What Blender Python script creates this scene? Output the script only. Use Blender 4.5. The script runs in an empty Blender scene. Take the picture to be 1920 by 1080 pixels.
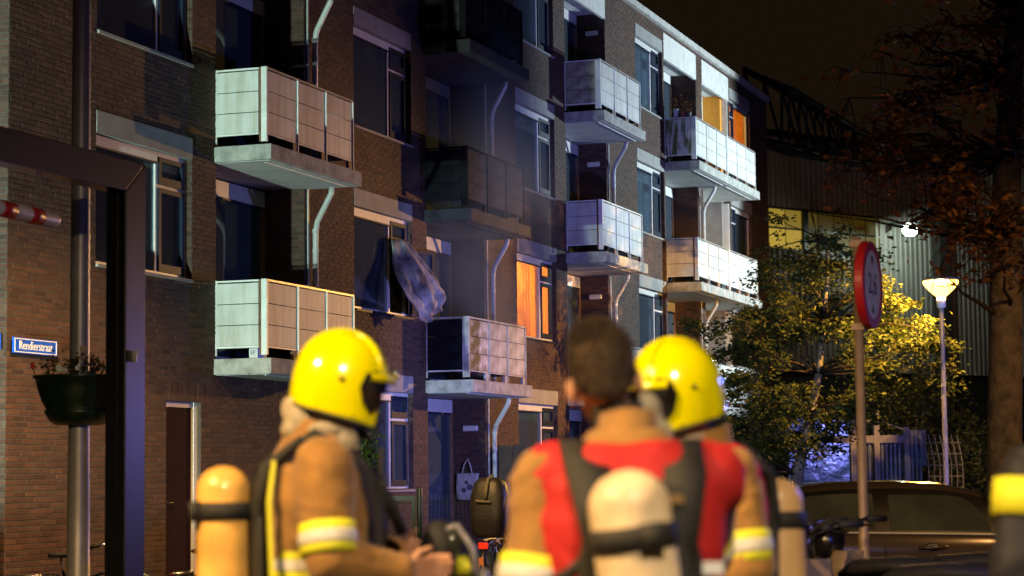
import bpy, bmesh, math, random
import numpy as np
from mathutils import Vector, Matrix, Euler
R = math.radians
rnd = random.Random(7)
nrng = np.random.default_rng(11)
scn = bpy.context.scene
COL = scn.collection

# ------------------------------------------------------------------ camera
CZ = 1.45
TILT, ROLL = R(4.995), R(-0.629)
cam_d = bpy.data.cameras.new('camera')
cam_d.sensor_width = 36.0
cam_d.lens = 75.0
cam_d.clip_start = 0.1
cam_d.clip_end = 2000.0
cam_d.dof.use_dof = True
cam_d.dof.focus_distance = 31.0
cam_d.dof.aperture_fstop = 2.6
cam_d.dof.aperture_blades = 9
cam = bpy.data.objects.new('camera', cam_d)
COL.objects.link(cam)
_R0, _U0 = Vector((1, 0, 0)), Vector((0, -math.sin(TILT), math.cos(TILT)))
_F = Vector((0, math.cos(TILT), math.sin(TILT)))
_r = math.cos(ROLL) * _R0 + math.sin(ROLL) * _U0
_u = -math.sin(ROLL) * _R0 + math.cos(ROLL) * _U0
cm = Matrix.Identity(4)
for i in range(3):
    cm[i][0], cm[i][1], cm[i][2] = _r[i], _u[i], -_F[i]
cm[2][3] = CZ
cam.matrix_world = cm
scn.camera = cam

# ------------------------------------------------------------------ world, moon, exposure
W = bpy.data.worlds.new('World')
scn.world = W
W.use_nodes = True
wn = W.node_tree.nodes
wl = W.node_tree.links
for nd in list(wn):
    wn.remove(nd)
wo = wn.new('ShaderNodeOutputWorld')
sky = wn.new('ShaderNodeTexSky')
sky.sky_type = 'NISHITA'
sky.sun_disc = False
sky.sun_elevation = R(-4.0)
sky.sun_rotation = R(200)
bg1 = wn.new('ShaderNodeBackground')
bg1.inputs['Strength'].default_value = 0.012
wl.new(sky.outputs[0], bg1.inputs['Color'])
bg2 = wn.new('ShaderNodeBackground')           # city light thrown back by the low cloud
bg2.inputs['Color'].default_value = (1.0, 0.60, 0.30, 1)
bg2.inputs['Strength'].default_value = 0.0085
ad = wn.new('ShaderNodeAddShader')
wl.new(bg1.outputs[0], ad.inputs[0])
wl.new(bg2.outputs[0], ad.inputs[1])
wl.new(ad.outputs[0], wo.inputs['Surface'])

sun_d = bpy.data.lights.new('moon', 'SUN')
sun_d.energy = 0.004
sun_d.angle = R(12)
sun_d.color = (0.8, 0.85, 1.0)
sun = bpy.data.objects.new('moon', sun_d)
COL.objects.link(sun)
sun.rotation_euler = (R(50), 0, R(30))

scn.view_settings.view_transform = 'Standard'
scn.view_settings.look = 'None'
scn.view_settings.exposure = 0.0
scn.view_settings.gamma = 1.0
scn.cycles.use_denoising = True
scn.cycles.max_bounces = 4
scn.cycles.diffuse_bounces = 1
scn.cycles.glossy_bounces = 2
scn.cycles.transmission_bounces = 4
scn.cycles.transparent_max_bounces = 12
scn.cycles.volume_bounces = 0
scn.cycles.volume_step_rate = 4.0
scn.cycles.volume_max_steps = 64
scn.cycles.sample_clamp_indirect = 3.0
scn.cycles.caustics_reflective = False
scn.cycles.caustics_refractive = False


def aim(o, tgt):
    d = Vector(tgt) - o.location
    o.rotation_euler = d.to_track_quat('-Z', 'Y').to_euler()


def lamp(name, kind, loc, energy, color, tgt=None, radius=0.15, spot=None, blend=0.3):
    d = bpy.data.lights.new(name, kind)
    d.energy = energy
    d.color = color
    d.shadow_soft_size = radius
    if kind == 'SPOT':
        d.spot_size = R(spot)
        d.spot_blend = blend
    o = bpy.data.objects.new(name, d)
    COL.objects.link(o)
    o.location = loc
    if tgt:
        aim(o, tgt)
    return o


SODIUM = (1.0, 0.52, 0.10)
# work light of the first engine, low, left of the frame, shining along the facade
lamp('engine_work_light', 'SPOT', (-8.1, 11.9, 1.3), 12000, (0.72, 1.0, 0.86), (-2.6, 29.0, 5.6), 0.12, 33, 0.35)
# light mast of the second engine in the street, right of the frame
lamp('engine_mast_light', 'SPOT', (14.2, 49.0, 7.4), 8600, (0.74, 0.92, 1.0), (2.2, 49.0, 8.6), 0.2, 74, 0.25)
# blue beacons of the engines
lamp('blue_beacon', 'POINT', (11.0, 33.5, 2.6), 1400, (0.24, 0.26, 1.0), None, 0.12)
lamp('blue_beacon', 'SPOT', (1.95, 26.5, 2.0), 2400, (0.30, 0.30, 1.0), (0.4, 39.0, 3.2), 0.1, 62, 0.6)
lamp('blue_beacon', 'POINT', (3.4, 9.5, 2.4), 130, (0.10, 0.16, 1.0), None, 0.08)
# cut-off street lanterns behind and beside the camera, then two added fills ahead
lamp('street_and_fill_light', 'SPOT', (-4.2, 3.4, 5.6), 3600, (1.0, 0.62, 0.25), (-2.2, 6.4, 0.0), 0.14, 105, 0.5)
lamp('street_and_fill_light', 'SPOT', (1.6, -0.6, 5.8), 2300, (1.0, 0.76, 0.48), (1.0, 5.4, 0.0), 0.14, 90, 0.5)
lamp('street_and_fill_light', 'SPOT', (-2.2, 19.4, 6.4), 3700, (1.0, 0.56, 0.19), (-3.3, 22.6, 0.0), 0.15, 88, 0.7)  # added warm fill above the frame for the lower left wall
lamp('street_and_fill_light', 'SPOT', (5.6, 15.0, 4.4), 620, (1.0, 0.52, 0.16), (3.9, 18.4, 0.2), 0.15, 98, 0.6)  # added amber fill off the frame to brighten the parked car

# ------------------------------------------------------------------ frames of reference
TH = R(19.599)
UX, UY = math.sin(TH), math.cos(TH)          # along the facade, away from the camera
NX, NY = math.cos(TH), -math.sin(TH)         # out of the facade, to the street
P0X, P0Y = -3.134 - NX * 0.73, 27.161 - NY * 0.73


def fw(s, out, z=0.0):
    return Vector((P0X + UX * s + NX * out, P0Y + UY * s + NY * out, z))


def at(px, py, depth):
    """point of the place that stands `depth` metres ahead of the camera"""
    a, b = px - 960, py - 540
    uu = a * math.cos(ROLL) + b * math.sin(ROLL)
    vv = -a * math.sin(ROLL) + b * math.cos(ROLL)
    xc, zc = uu / 4000.0, -vv / 4000.0
    y = math.cos(TILT) - zc * math.sin(TILT)
    z = math.sin(TILT) + zc * math.cos(TILT)
    k = depth / y
    return Vector((xc * k, depth, z * k + CZ))


# ------------------------------------------------------------------ materials
MATS = {}


def mat(name, col, rough=0.6, metal=0.0, var=0.18, scale=6.0, bump=0.0, bscale=None, spec=0.5, coat=0.0, col2=None, emit=None, estr=0.0, trans=0.0, sheen=0.0):
    if name in MATS:
        return MATS[name]
    m = bpy.data.materials.new(name)
    m.use_nodes = True
    nt = m.node_tree
    b = nt.nodes['Principled BSDF']
    b.inputs['Roughness'].default_value = rough
    b.inputs['Metallic'].default_value = metal
    b.inputs['Specular IOR Level'].default_value = spec
    b.inputs['Coat Weight'].default_value = coat
    b.inputs['Sheen Weight'].default_value = sheen
    tc = nt.nodes.new('ShaderNodeTexCoord')
    nz = nt.nodes.new('ShaderNodeTexNoise')
    nz.inputs['Scale'].default_value = scale
    nz.inputs['Detail'].default_value = 6
    nz.inputs['Roughness'].default_value = 0.6
    nt.links.new(tc.outputs['Object'], nz.inputs['Vector'])
    rp = nt.nodes.new('ShaderNodeValToRGB')
    c = col
    c2 = col2 or tuple(min(1, x * (1 + var)) for x in col)
    c1 = tuple(x * (1 - var) for x in col)
    rp.color_ramp.elements[0].position = 0.33
    rp.color_ramp.elements[1].position = 0.68
    rp.color_ramp.elements[0].color = (*c1, 1)
    rp.color_ramp.elements[1].color = (*c2, 1)
    nt.links.new(nz.outputs['Fac'], rp.inputs['Fac'])
    nt.links.new(rp.outputs['Color'], b.inputs['Base Color'])
    if bump > 0:
        n2 = nt.nodes.new('ShaderNodeTexNoise')
        n2.inputs['Scale'].default_value = bscale or scale * 8
        n2.inputs['Detail'].default_value = 4
        nt.links.new(tc.outputs['Object'], n2.inputs['Vector'])
        bp = nt.nodes.new('ShaderNodeBump')
        bp.inputs['Strength'].default_value = bump
        bp.inputs['Distance'].default_value = 0.02
        nt.links.new(n2.outputs['Fac'], bp.inputs['Height'])
        nt.links.new(bp.outputs['Normal'], b.inputs['Normal'])
    if emit:
        b.inputs['Emission Color'].default_value = (*emit, 1)
        b.inputs['Emission Strength'].default_value = estr
    if trans:
        b.inputs['Transmission Weight'].default_value = trans
    MATS[name] = m
    return m


def soot_mask(nt, root):
    """soot of the fire: a stain on the facade around the burnt flat, in building coordinates (x = along, z = up)"""
    N, L = nt.nodes, nt.links
    tc = N.new('ShaderNodeTexCoord')
    tc.object = root
    sp = N.new('ShaderNodeSeparateXYZ')
    L.new(tc.outputs['Object'], sp.inputs[0])
    nz = N.new('ShaderNodeTexNoise')
    nz.inputs['Scale'].default_value = 0.9
    nz.inputs['Detail'].default_value = 5
    L.new(tc.outputs['Object'], nz.inputs['Vector'])

    def math_(op, a, b=None, clamp=False):
        n = N.new('ShaderNodeMath')
        n.operation = op
        n.use_clamp = clamp
        for i, v in enumerate((a, b)):
            if v is None:
                continue
            if isinstance(v, (int, float)):
                n.inputs[i].default_value = v
            else:
                L.new(v, n.inputs[i])
        return n.outputs[0]
    dx = math_('ABSOLUTE', math_('SUBTRACT', sp.outputs['X'], 8.5))
    wz = math_('ADD', math_('MULTIPLY', math_('SUBTRACT', sp.outputs['Z'], 5.4), 0.30), 1.55)
    wz = math_('MINIMUM', wz, 2.6)
    nn = math_('MULTIPLY', math_('SUBTRACT', nz.outputs['Fac'], 0.5), 1.6)
    mx = math_('MULTIPLY', math_('SUBTRACT', math_('ADD', wz, nn), dx), 1.3, True)
    mz = math_('MULTIPLY', math_('ADD', math_('SUBTRACT', sp.outputs['Z'], 5.2), nn), 0.9, True)
    return math_('MULTIPLY', mx, mz, True)


def add_soot(m, root, black=(0.006, 0.006, 0.007), amount=0.93):
    nt = m.node_tree
    b = nt.nodes['Principled BSDF']
    src = b.inputs['Base Color'].links[0].from_socket
    f = soot_mask(nt, root)
    mm = nt.nodes.new('ShaderNodeMath')
    mm.operation = 'MULTIPLY'
    mm.inputs[1].default_value = amount
    nt.links.new(f, mm.inputs[0])
    mx = nt.nodes.new('ShaderNodeMixRGB')
    mx.inputs[2].default_value = (*black, 1)
    nt.links.new(mm.outputs[0], mx.inputs[0])
    nt.links.new(src, mx.inputs[1])
    nt.links.new(mx.outputs[0], b.inputs['Base Color'])


def glass_mat(name, tint=(0.75, 0.85, 0.9), refl_rough=0.03, op=0.20, refl_haze=(0.15, 0.19, 0.24)):  # blue-grey diffuse layer painted in for hazy reflections on the panes
    if name in MATS:
        return MATS[name]
    m = bpy.data.materials.new(name)
    m.use_nodes = True
    nt = m.node_tree
    for n in list(nt.nodes):
        nt.nodes.remove(n)
    out = nt.nodes.new('ShaderNodeOutputMaterial')
    tr = nt.nodes.new('ShaderNodeBsdfTransparent')
    tr.inputs[0].default_value = (*tint, 1)
    gl = nt.nodes.new('ShaderNodeBsdfGlossy')
    gl.inputs['Roughness'].default_value = refl_rough
    df = nt.nodes.new('ShaderNodeBsdfDiffuse')
    df.inputs[0].default_value = (*refl_haze, 1)
    fr = nt.nodes.new('ShaderNodeFresnel')
    fr.inputs[0].default_value = 1.5
    gm = nt.nodes.new('ShaderNodeNewGeometry')
    iv = nt.nodes.new('ShaderNodeMath')
    iv.operation = 'SUBTRACT'
    iv.inputs[0].default_value = 1.0
    nt.links.new(gm.outputs['Backfacing'], iv.inputs[1])
    ff = nt.nodes.new('ShaderNodeMath')
    ff.operation = 'MULTIPLY'
    nt.links.new(fr.outputs[0], ff.inputs[0])
    nt.links.new(iv.outputs[0], ff.inputs[1])
    m1 = nt.nodes.new('ShaderNodeMixShader')
    m1.inputs[0].default_value = op
    m2 = nt.nodes.new('ShaderNodeMixShader')
    nt.links.new(tr.outputs[0], m1.inputs[1])
    nt.links.new(df.outputs[0], m1.inputs[2])
    nt.links.new(ff.outputs[0], m2.inputs[0])
    nt.links.new(m1.outputs[0], m2.inputs[1])
    nt.links.new(gl.outputs[0], m2.inputs[2])
    nt.links.new(m2.outputs[0], out.inputs[0])
    MATS[name] = m
    return m


def leaf_mat(name, c1, c2, c3, trans=0.35):
    m = bpy.data.materials.new(name)
    m.use_nodes = True
    nt = m.node_tree
    b = nt.nodes['Principled BSDF']
    b.inputs['Roughness'].default_value = 0.7
    b.inputs['Specular IOR Level'].default_value = 0.25
    ge = nt.nodes.new('ShaderNodeNewGeometry')
    rp = nt.nodes.new('ShaderNodeValToRGB')
    e = rp.color_ramp.elements
    e[0].color = (*c1, 1)
    e[1].color = (*c3, 1)
    k = e.new(0.5)
    k.color = (*c2, 1)
    nt.links.new(ge.outputs['Random Per Island'], rp.inputs['Fac'])
    nt.links.new(rp.outputs['Color'], b.inputs['Base Color'])
    tl = nt.nodes.new('ShaderNodeBsdfTranslucent')
    nt.links.new(rp.outputs['Color'], tl.inputs['Color'])
    mx = nt.nodes.new('ShaderNodeMixShader')
    mx.inputs[0].default_value = trans
    nt.links.new(b.outputs[0], mx.inputs[1])
    nt.links.new(tl.outputs[0], mx.inputs[2])
    nt.links.new(mx.outputs[0], nt.nodes['Material Output'].inputs['Surface'])
    return m


# ------------------------------------------------------------------ mesh builders
class MB:
    def __init__(self):
        self.v, self.f = [], []

    def add(self, vs, fs):
        o = len(self.v)
        self.v += [tuple(p) for p in vs]
        self.f += [tuple(i + o for i in f) for f in fs]
        return self

    def box(self, x0, x1, y0, y1, z0, z1, m=None):
        vs = [(x0, y0, z0), (x1, y0, z0), (x1, y1, z0), (x0, y1, z0), (x0, y0, z1), (x1, y0, z1), (x1, y1, z1), (x0, y1, z1)]
        if m is not None:
            vs = [m @ Vector(p) for p in vs]
        return self.add(vs, [(0, 3, 2, 1), (4, 5, 6, 7), (0, 1, 5, 4), (1, 2, 6, 5), (2, 3, 7, 6), (3, 0, 4, 7)])

    def quad(self, a, b, c, d):
        return self.add([a, b, c, d], [(0, 1, 2, 3)])

    def bar(self, a, b, w, h=None, up=(0, 0, 1)):
        a, b = Vector(a), Vector(b)
        h = h or w
        d = (b - a)
        L = d.length
        d.normalize()
        upv = Vector(up)
        if abs(d.dot(upv)) > 0.98:
            upv = Vector((0, 1, 0))
        x = d.cross(upv).normalized()
        z = x.cross(d)
        M = Matrix.Identity(4)
        for i in range(3):
            M[i][0], M[i][1], M[i][2], M[i][3] = x[i], d[i], z[i], a[i]
        return self.box(-w / 2, w / 2, 0, L, -h / 2, h / 2, M)

    def tube(self, pts, rad, n=10, caps=True, sx=1.0):
        pts = [Vector(p) for p in pts]
        if isinstance(rad, (int, float)):
            rad = [rad] * len(pts)
        rings = []
        prev = None
        for i, p in enumerate(pts):
            t = (pts[min(i + 1, len(pts) - 1)] - pts[max(i - 1, 0)])
            if t.length < 1e-9:
                t = Vector((0, 0, 1))
            t.normalize()
            if prev is None:
                a = Vector((0, 0, 1)) if abs(t.z) < 0.9 else Vector((1, 0, 0))
                x = t.cross(a).normalized()
            else:
                x = (prev - t * prev.dot(t))
                x = x.normalized() if x.length > 1e-6 else t.orthogonal().normalized()
            prev = x
            y = t.cross(x)
            rings.append([p + (x * math.cos(2 * math.pi * k / n) * sx + y * math.sin(2 * math.pi * k / n)) * rad[i] for k in range(n)])
        return self.loft(rings, caps)

    def loft(self, rings, caps=True):
        n = len(rings[0])
        vs = [p for r in rings for p in r]
        fs = []
        for i in range(len(rings) - 1):
            for k in range(n):
                k2 = (k + 1) % n
                fs.append((i * n + k, i * n + k2, (i + 1) * n + k2, (i + 1) * n + k))
        if caps:
            fs.append(tuple(reversed(range(n))))
            fs.append(tuple(range((len(rings) - 1) * n, len(rings) * n)))
        return self.add(vs, fs)

    def lathe(self, prof, n=20, c=(0, 0, 0), caps=True, m=None):
        rings = [[Vector((c[0] + r * math.cos(2 * math.pi * k / n), c[1] + r * math.sin(2 * math.pi * k / n), c[2] + z)) for k in range(n)] for r, z in prof]
        if m is not None:
            rings = [[m @ p for p in r] for r in rings]
        return self.loft(rings, caps)

    def ell(self, c, r, n=16, m=8, rot=None):
        rings = []
        for i in range(1, m):
            a = math.pi * i / m
            rings.append([Vector((r[0] * math.sin(a) * math.cos(2 * math.pi * k / n), r[1] * math.sin(a) * math.sin(2 * math.pi * k / n), -r[2] * math.cos(a))) for k in range(n)])
        if rot is not None:
            rings = [[rot @ p for p in q] for q in rings]
        c = Vector(c)
        return self.loft([[p + c for p in q] for q in rings])

    def mesh(self, name, smooth=False):
        me = bpy.data.meshes.new(name)
        me.from_pydata(self.v, [], self.f)
        if smooth:
            me.polygons.foreach_set('use_smooth', [True] * len(me.polygons))
        me.update()
        return me

    def build(self, name, m, parent=None, smooth=False, bevel=0.0, **props):
        return obj(name, self.mesh(name, smooth), m, parent, bevel=bevel, **props)


def obj(name, me, m=None, parent=None, loc=None, rot=None, bevel=0.0, **props):
    o = bpy.data.objects.new(name, me)
    COL.objects.link(o)
    if m is not None and me is not None and len(me.materials) == 0:
        me.materials.append(m)
    if parent is not None:
        o.parent = parent
    if loc is not None:
        o.location = loc
    if rot is not None:
        o.rotation_euler = rot
    if bevel:
        b = o.modifiers.new('bevel', 'BEVEL')
        b.width = bevel
        b.segments = 2
        b.limit_method = 'ANGLE'
    for k, v in props.items():
        o[k] = v
    return o


def thing(name, label, cat, loc=(0, 0, 0), rz=0.0, group=None):
    o = bpy.data.objects.new(name, None)
    COL.objects.link(o)
    o.location = loc
    o.rotation_euler = (0, 0, rz)
    o.empty_display_size = 0.2
    o['label'] = label
    o['category'] = cat
    if group:
        o['group'] = group
    return o


def tag(o, label, cat, group=None):
    o['label'] = label
    o['category'] = cat
    if group:
        o['group'] = group
    return o


def text_mesh(txt, size, extrude=0.002, sx=1.0):
    cu = bpy.data.curves.new('lettering', 'FONT')
    cu.body = txt
    cu.size = size
    cu.extrude = extrude
    cu.align_x = 'CENTER'
    cu.align_y = 'CENTER'
    o = bpy.data.objects.new('lettering', cu)
    COL.objects.link(o)
    dg = bpy.context.evaluated_depsgraph_get()
    me = bpy.data.meshes.new_from_object(o.evaluated_get(dg))
    bpy.data.objects.remove(o)
    if sx != 1.0:
        for v in me.vertices:
            v.co.x *= sx
    return me


def remesh(mb, name, voxel=0.012, smooth=4):
    me = mb.mesh(name)
    o = bpy.data.objects.new(name, me)
    COL.objects.link(o)
    r = o.modifiers.new('r', 'REMESH')
    r.mode = 'VOXEL'
    r.voxel_size = voxel
    r.use_smooth_shade = True
    if smooth:
        s = o.modifiers.new('s', 'SMOOTH')
        s.factor = 0.5
        s.iterations = smooth
    dg = bpy.context.evaluated_depsgraph_get()
    out = bpy.data.meshes.new_from_object(o.evaluated_get(dg))
    bpy.data.objects.remove(o)
    out.name = name
    out.materials.clear()
    return out


def np_mesh(name, V, F):
    me = bpy.data.meshes.new(name)
    V = np.asarray(V, dtype=np.float32)
    F = np.asarray(F, dtype=np.int32)
    me.vertices.add(len(V))
    me.vertices.foreach_set('co', V.ravel())
    k = F.shape[1]
    me.loops.add(F.size)
    me.loops.foreach_set('vertex_index', F.ravel())
    me.polygons.add(len(F))
    me.polygons.foreach_set('loop_start', np.arange(0, F.size, k, dtype=np.int32))
    me.polygons.foreach_set('loop_total', np.full(len(F), k, dtype=np.int32))
    me.polygons.foreach_set('use_smooth', np.zeros(len(F), dtype=bool))
    me.update(calc_edges=True)
    me.validate()
    return me


def leaves_mesh(name, C, size, tilt=1.0, aspect=0.55, jitter=0.35):
    """one small folded blade per centre"""
    C = np.asarray(C)
    n = len(C)
    a = nrng.uniform(0, 2 * np.pi, n)
    el = nrng.normal(0, 0.5 * tilt, n)
    d = np.stack([np.cos(a) * np.cos(el), np.sin(a) * np.cos(el), np.sin(el)], 1)
    r = nrng.normal(size=(n, 3)) * np.array([1, 1, 0.5]) * tilt + np.array([0, 0, 1.0])
    sd = np.cross(d, r)
    sd /= np.linalg.norm(sd, axis=1)[:, None] + 1e-9
    nn = np.cross(sd, d)
    L = size * nrng.uniform(1 - jitter, 1 + jitter, n)[:, None]
    w = L * aspect * 0.5
    base = C - d * L * 0.5
    tip = C + d * L * 0.5
    l = C + sd * w + nn * L * 0.10
    q = C - sd * w + nn * L * 0.10
    V = np.stack([base, q, tip, l], 1).reshape(-1, 3)
    i = np.arange(n) * 4
    F = np.concatenate([np.stack([i, i + 1, i + 2], 1), np.stack([i, i + 2, i + 3], 1)])
    return np_mesh(name, V, F)


# palette
M_white = mat('white_paint', (0.72, 0.73, 0.70), 0.45, var=0.10, scale=3)
M_conc = mat('concrete', (0.42, 0.41, 0.38), 0.85, var=0.22, scale=4, bump=0.3, bscale=60)
M_blue_sash = mat('navy_paint', (0.010, 0.016, 0.036), 0.55, var=0.1, spec=0.2)
M_black = mat('black_steel', (0.006, 0.006, 0.007), 0.32, var=0.2, spec=0.5)
M_rubber = mat('black_rubber', (0.012, 0.012, 0.013), 0.75)
M_chrome = mat('chrome', (0.6, 0.6, 0.6), 0.18, 1.0, var=0.05)
M_galv = mat('galvanised_steel', (0.36, 0.33, 0.29), 0.42, 0.35, var=0.15, scale=5)
M_wood = mat('dark_timber', (0.055, 0.035, 0.022), 0.75, var=0.35, scale=9, bump=0.3)
M_pvc = mat('grey_pvc', (0.48, 0.49, 0.47), 0.4, var=0.10)
M_glass = glass_mat('window_glass')
M_room = mat('room_wall', (0.20, 0.19, 0.18), 0.9)
M_curtain = mat('net_curtain', (0.40, 0.42, 0.45), 0.9, var=0.25, scale=3)
M_curtain_dk = mat('heavy_curtain', (0.10, 0.10, 0.11), 0.9, var=0.3, scale=4)

# ================================================================== GROUND
M_pave = mat('wet_paving', (0.055, 0.05, 0.045), 0.55, var=0.35, scale=2.5, bump=0.3, bscale=40)
g = MB()
g.quad((-300, -60, 0), (300, -60, 0), (300, 420, 0), (-300, 420, 0))
ground = g.build('ground', M_pave)
ground['kind'] = 'structure'

# ================================================================== APARTMENT BUILDING
bld = thing('apartment_building', 'long four storey brown brick apartment building with white panelled balconies', 'building', (P0X, P0Y, 0), math.pi / 2 - TH)

m = bpy.data.materials.new('brick')
m.use_nodes = True
nt = m.node_tree
b = nt.nodes['Principled BSDF']
b.inputs['Roughness'].default_value = 0.85
ge = nt.nodes.new('ShaderNodeNewGeometry')
oi = nt.nodes.new('ShaderNodeObjectInfo')
ad = nt.nodes.new('ShaderNodeMath')
ad.operation = 'ADD'
fr = nt.nodes.new('ShaderNodeMath')
fr.operation = 'FRACT'
nt.links.new(ge.outputs['Random Per Island'], ad.inputs[0])
nt.links.new(oi.outputs['Random'], ad.inputs[1])
nt.links.new(ad.outputs[0], fr.inputs[0])
rp = nt.nodes.new('ShaderNodeValToRGB')
cols = [(0.0, (0.034, 0.016, 0.011)), (0.25, (0.072, 0.031, 0.018)), (0.5, (0.048, 0.023, 0.016)), (0.75, (0.094, 0.042, 0.024)), (1.0, (0.060, 0.034, 0.024))]
e = rp.color_ramp.elements
e[0].color = (*cols[0][1], 1)
e[1].color = (*cols[-1][1], 1)
for p, c in cols[1:-1]:
    k = e.new(p)
    k.color = (*c, 1)
nt.links.new(fr.outputs[0], rp.inputs['Fac'])
tc = nt.nodes.new('ShaderNodeTexCoord')
tc.object = bld
nz = nt.nodes.new('ShaderNodeTexNoise')
nz.inputs['Scale'].default_value = 14
nz.inputs['Detail'].default_value = 7
nt.links.new(tc.outputs['Object'], nz.inputs['Vector'])
n3 = nt.nodes.new('ShaderNodeTexNoise')
n3.inputs['Scale'].default_value = 0.5
n3.inputs['Detail'].default_value = 4
nt.links.new(tc.outputs['Object'], n3.inputs['Vector'])
mu = nt.nodes.new('ShaderNodeMapRange')
mu.inputs['To Min'].default_value = 0.6
mu.inputs['To Max'].default_value = 1.5
nt.links.new(nz.outputs['Fac'], mu.inputs['Value'])
mu2 = nt.nodes.new('ShaderNodeMapRange')
mu2.inputs['From Min'].default_value = 0.3
mu2.inputs['From Max'].default_value = 0.7
mu2.inputs['To Min'].default_value = 0.75
mu2.inputs['To Max'].default_value = 1.2
nt.links.new(n3.outputs['Fac'], mu2.inputs['Value'])
mm = nt.nodes.new('ShaderNodeMath')
mm.operation = 'MULTIPLY'
nt.links.new(mu.outputs[0], mm.inputs[0])
nt.links.new(mu2.outputs[0], mm.inputs[1])
mx = nt.nodes.new('ShaderNodeMixRGB')
mx.blend_type = 'MULTIPLY'
mx.inputs[0].default_value = 1
nt.links.new(rp.outputs[0], mx.inputs[1])
nt.links.new(mm.outputs[0], mx.inputs[2])
nt.links.new(mx.outputs[0], b.inputs['Base Color'])
bp = nt.nodes.new('ShaderNodeBump')
bp.inputs['Strength'].default_value = 0.35
bp.inputs['Distance'].default_value = 0.003
nt.links.new(nz.outputs['Fac'], bp.inputs['Height'])
nt.links.new(bp.outputs[0], b.inputs['Normal'])
M_brick = m
add_soot(M_brick, bld)
M_mortar = mat('mortar', (0.066, 0.054, 0.045), 0.95, var=0.25, scale=3)
add_soot(M_mortar, bld)
M_lintel = mat('lintel_concrete', (0.27, 0.27, 0.255), 0.8, var=0.18, scale=3, bump=0.15)
add_soot(M_lintel, bld, amount=0.9)
M_frame = mat('window_frame_paint', (0.66, 0.66, 0.64), 0.4, var=0.08)
add_soot(M_frame, bld, amount=0.85)

ROOF_Z = 11.54
S0, S1 = -4.82, 32.3
STO = 2.75
SILL, HEAD, LINT = 3.93, 5.47, 0.27
windows = []   # (a, b, k, mirrored)
for a, bb, ks in ((-2.99, -0.65, (0, 1)), (4.41, 6.67, (-1, 0, 1)), (11.66, 13.90, (-1, 0, 1, 2)), (19.55, 21.72, (-1, 0, 1, 2)), (28.06, 30.30, (-1, 0, 1, 2))):
    for k in ks:
        windows.append((a, bb, k, a > 28))


def win_z(k):
    if k == -1:
        return 1.23, 2.74
    return SILL + STO * k, HEAD + STO * k


RECESS = [(0.0, 2.67, 2.95), (7.30, 9.97, 0.12), (14.60, 17.30, 0.12), (21.83, 24.72, 0.12), (25.26, 27.95, 0.12)]
RD = 0.68
DOOR = (-1.30, -0.40, 0.12, 2.40)
opens = [(a, bb, win_z(k)[0], win_z(k)[1] + LINT) for a, bb, k, _ in windows]
opens += [(a, bb, z0, 11.46) for a, bb, z0 in RECESS]
opens.append(DOOR)

# --- the wall behind the bricks: mortar face with real openings, reveals and recess walls
w = MB()
xs = sorted({S0, S1} | {v for o in opens for v in o[:2]})
zs = sorted({0.0, ROOF_Z} | {v for o in opens for v in o[2:]})
for i in range(len(xs) - 1):
    for j in range(len(zs) - 1):
        cx, cz = (xs[i] + xs[i + 1]) / 2, (zs[j] + zs[j + 1]) / 2
        if any(o[0] < cx < o[1] and o[2] < cz < o[3] for o in opens):
            continue
        w.quad((xs[i], 0, zs[j]), (xs[i + 1], 0, zs[j]), (xs[i + 1], 0, zs[j + 1]), (xs[i], 0, zs[j + 1]))
for (a, bb, z0, z1) in opens:
    d = RD if any(abs(a - r[0]) < 1e-6 for r in RECESS) else 0.16
    w.quad((a, 0, z0), (a, d, z0), (a, d, z1), (a, 0, z1))
    w.quad((bb, d, z0), (bb, 0, z0), (bb, 0, z1), (bb, d, z1))
    w.quad((a, 0, z1), (bb, 0, z1), (bb, d, z1), (a, d, z1))
    w.quad((a, 0, z0), (a, d, z0), (bb, d, z0), (bb, 0, z0))
w.quad((S0, 9.0, 0), (S0, 0, 0), (S0, 0, ROOF_Z), (S0, 9.0, ROOF_Z))
w.quad((S1, 0, 0), (S1, 9.0, 0), (S1, 9.0, ROOF_Z), (S1, 0, ROOF_Z))
w.quad((S0, 9, 0), (S1, 9, 0), (S1, 9, ROOF_Z), (S0, 9, ROOF_Z))
w.quad((S0, 0, ROOF_Z), (S1, 0, ROOF_Z), (S1, 9, ROOF_Z), (S0, 9, ROOF_Z))
wall = w.build('wall', M_mortar, bld)

# --- bricks, laid course by course in half bond with jitter
BL, BH, JO, BT = 0.210, 0.0505, 0.0125, 0.005
brs = []   # (plane, along0, along1, z0, z1): plane is a function to building coordinates


def lay(fn, a0, a1, z0, z1, holes, tagname):
    nz_ = int((z1 - z0) / (BH + JO))
    for c in range(nz_):
        zb = z0 + c * (BH + JO) + JO * 0.5
        zt = zb + BH
        zm = (zb + zt) / 2
        cuts = sorted([(h[0], h[1]) for h in holes if h[2] < zm < h[3]])
        segs, cur = [], a0
        for h0, h1 in cuts:
            if h0 > cur:
                segs.append((cur, h0))
            cur = max(cur, h1)
        if cur < a1:
            segs.append((cur, a1))
        off = (c % 2) * (BL + JO) / 2 + rnd.uniform(-0.045, 0.045)
        for p, q in segs:
            x = p - ((p - a0 + off) % (BL + JO))
            while x < q:
                u0, u1 = max(x, p), min(x + BL, q)
                if u1 - u0 > 0.03:
                    brs.append((fn, u0, u1, zb, zt, tagname))
                x += BL + JO


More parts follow.
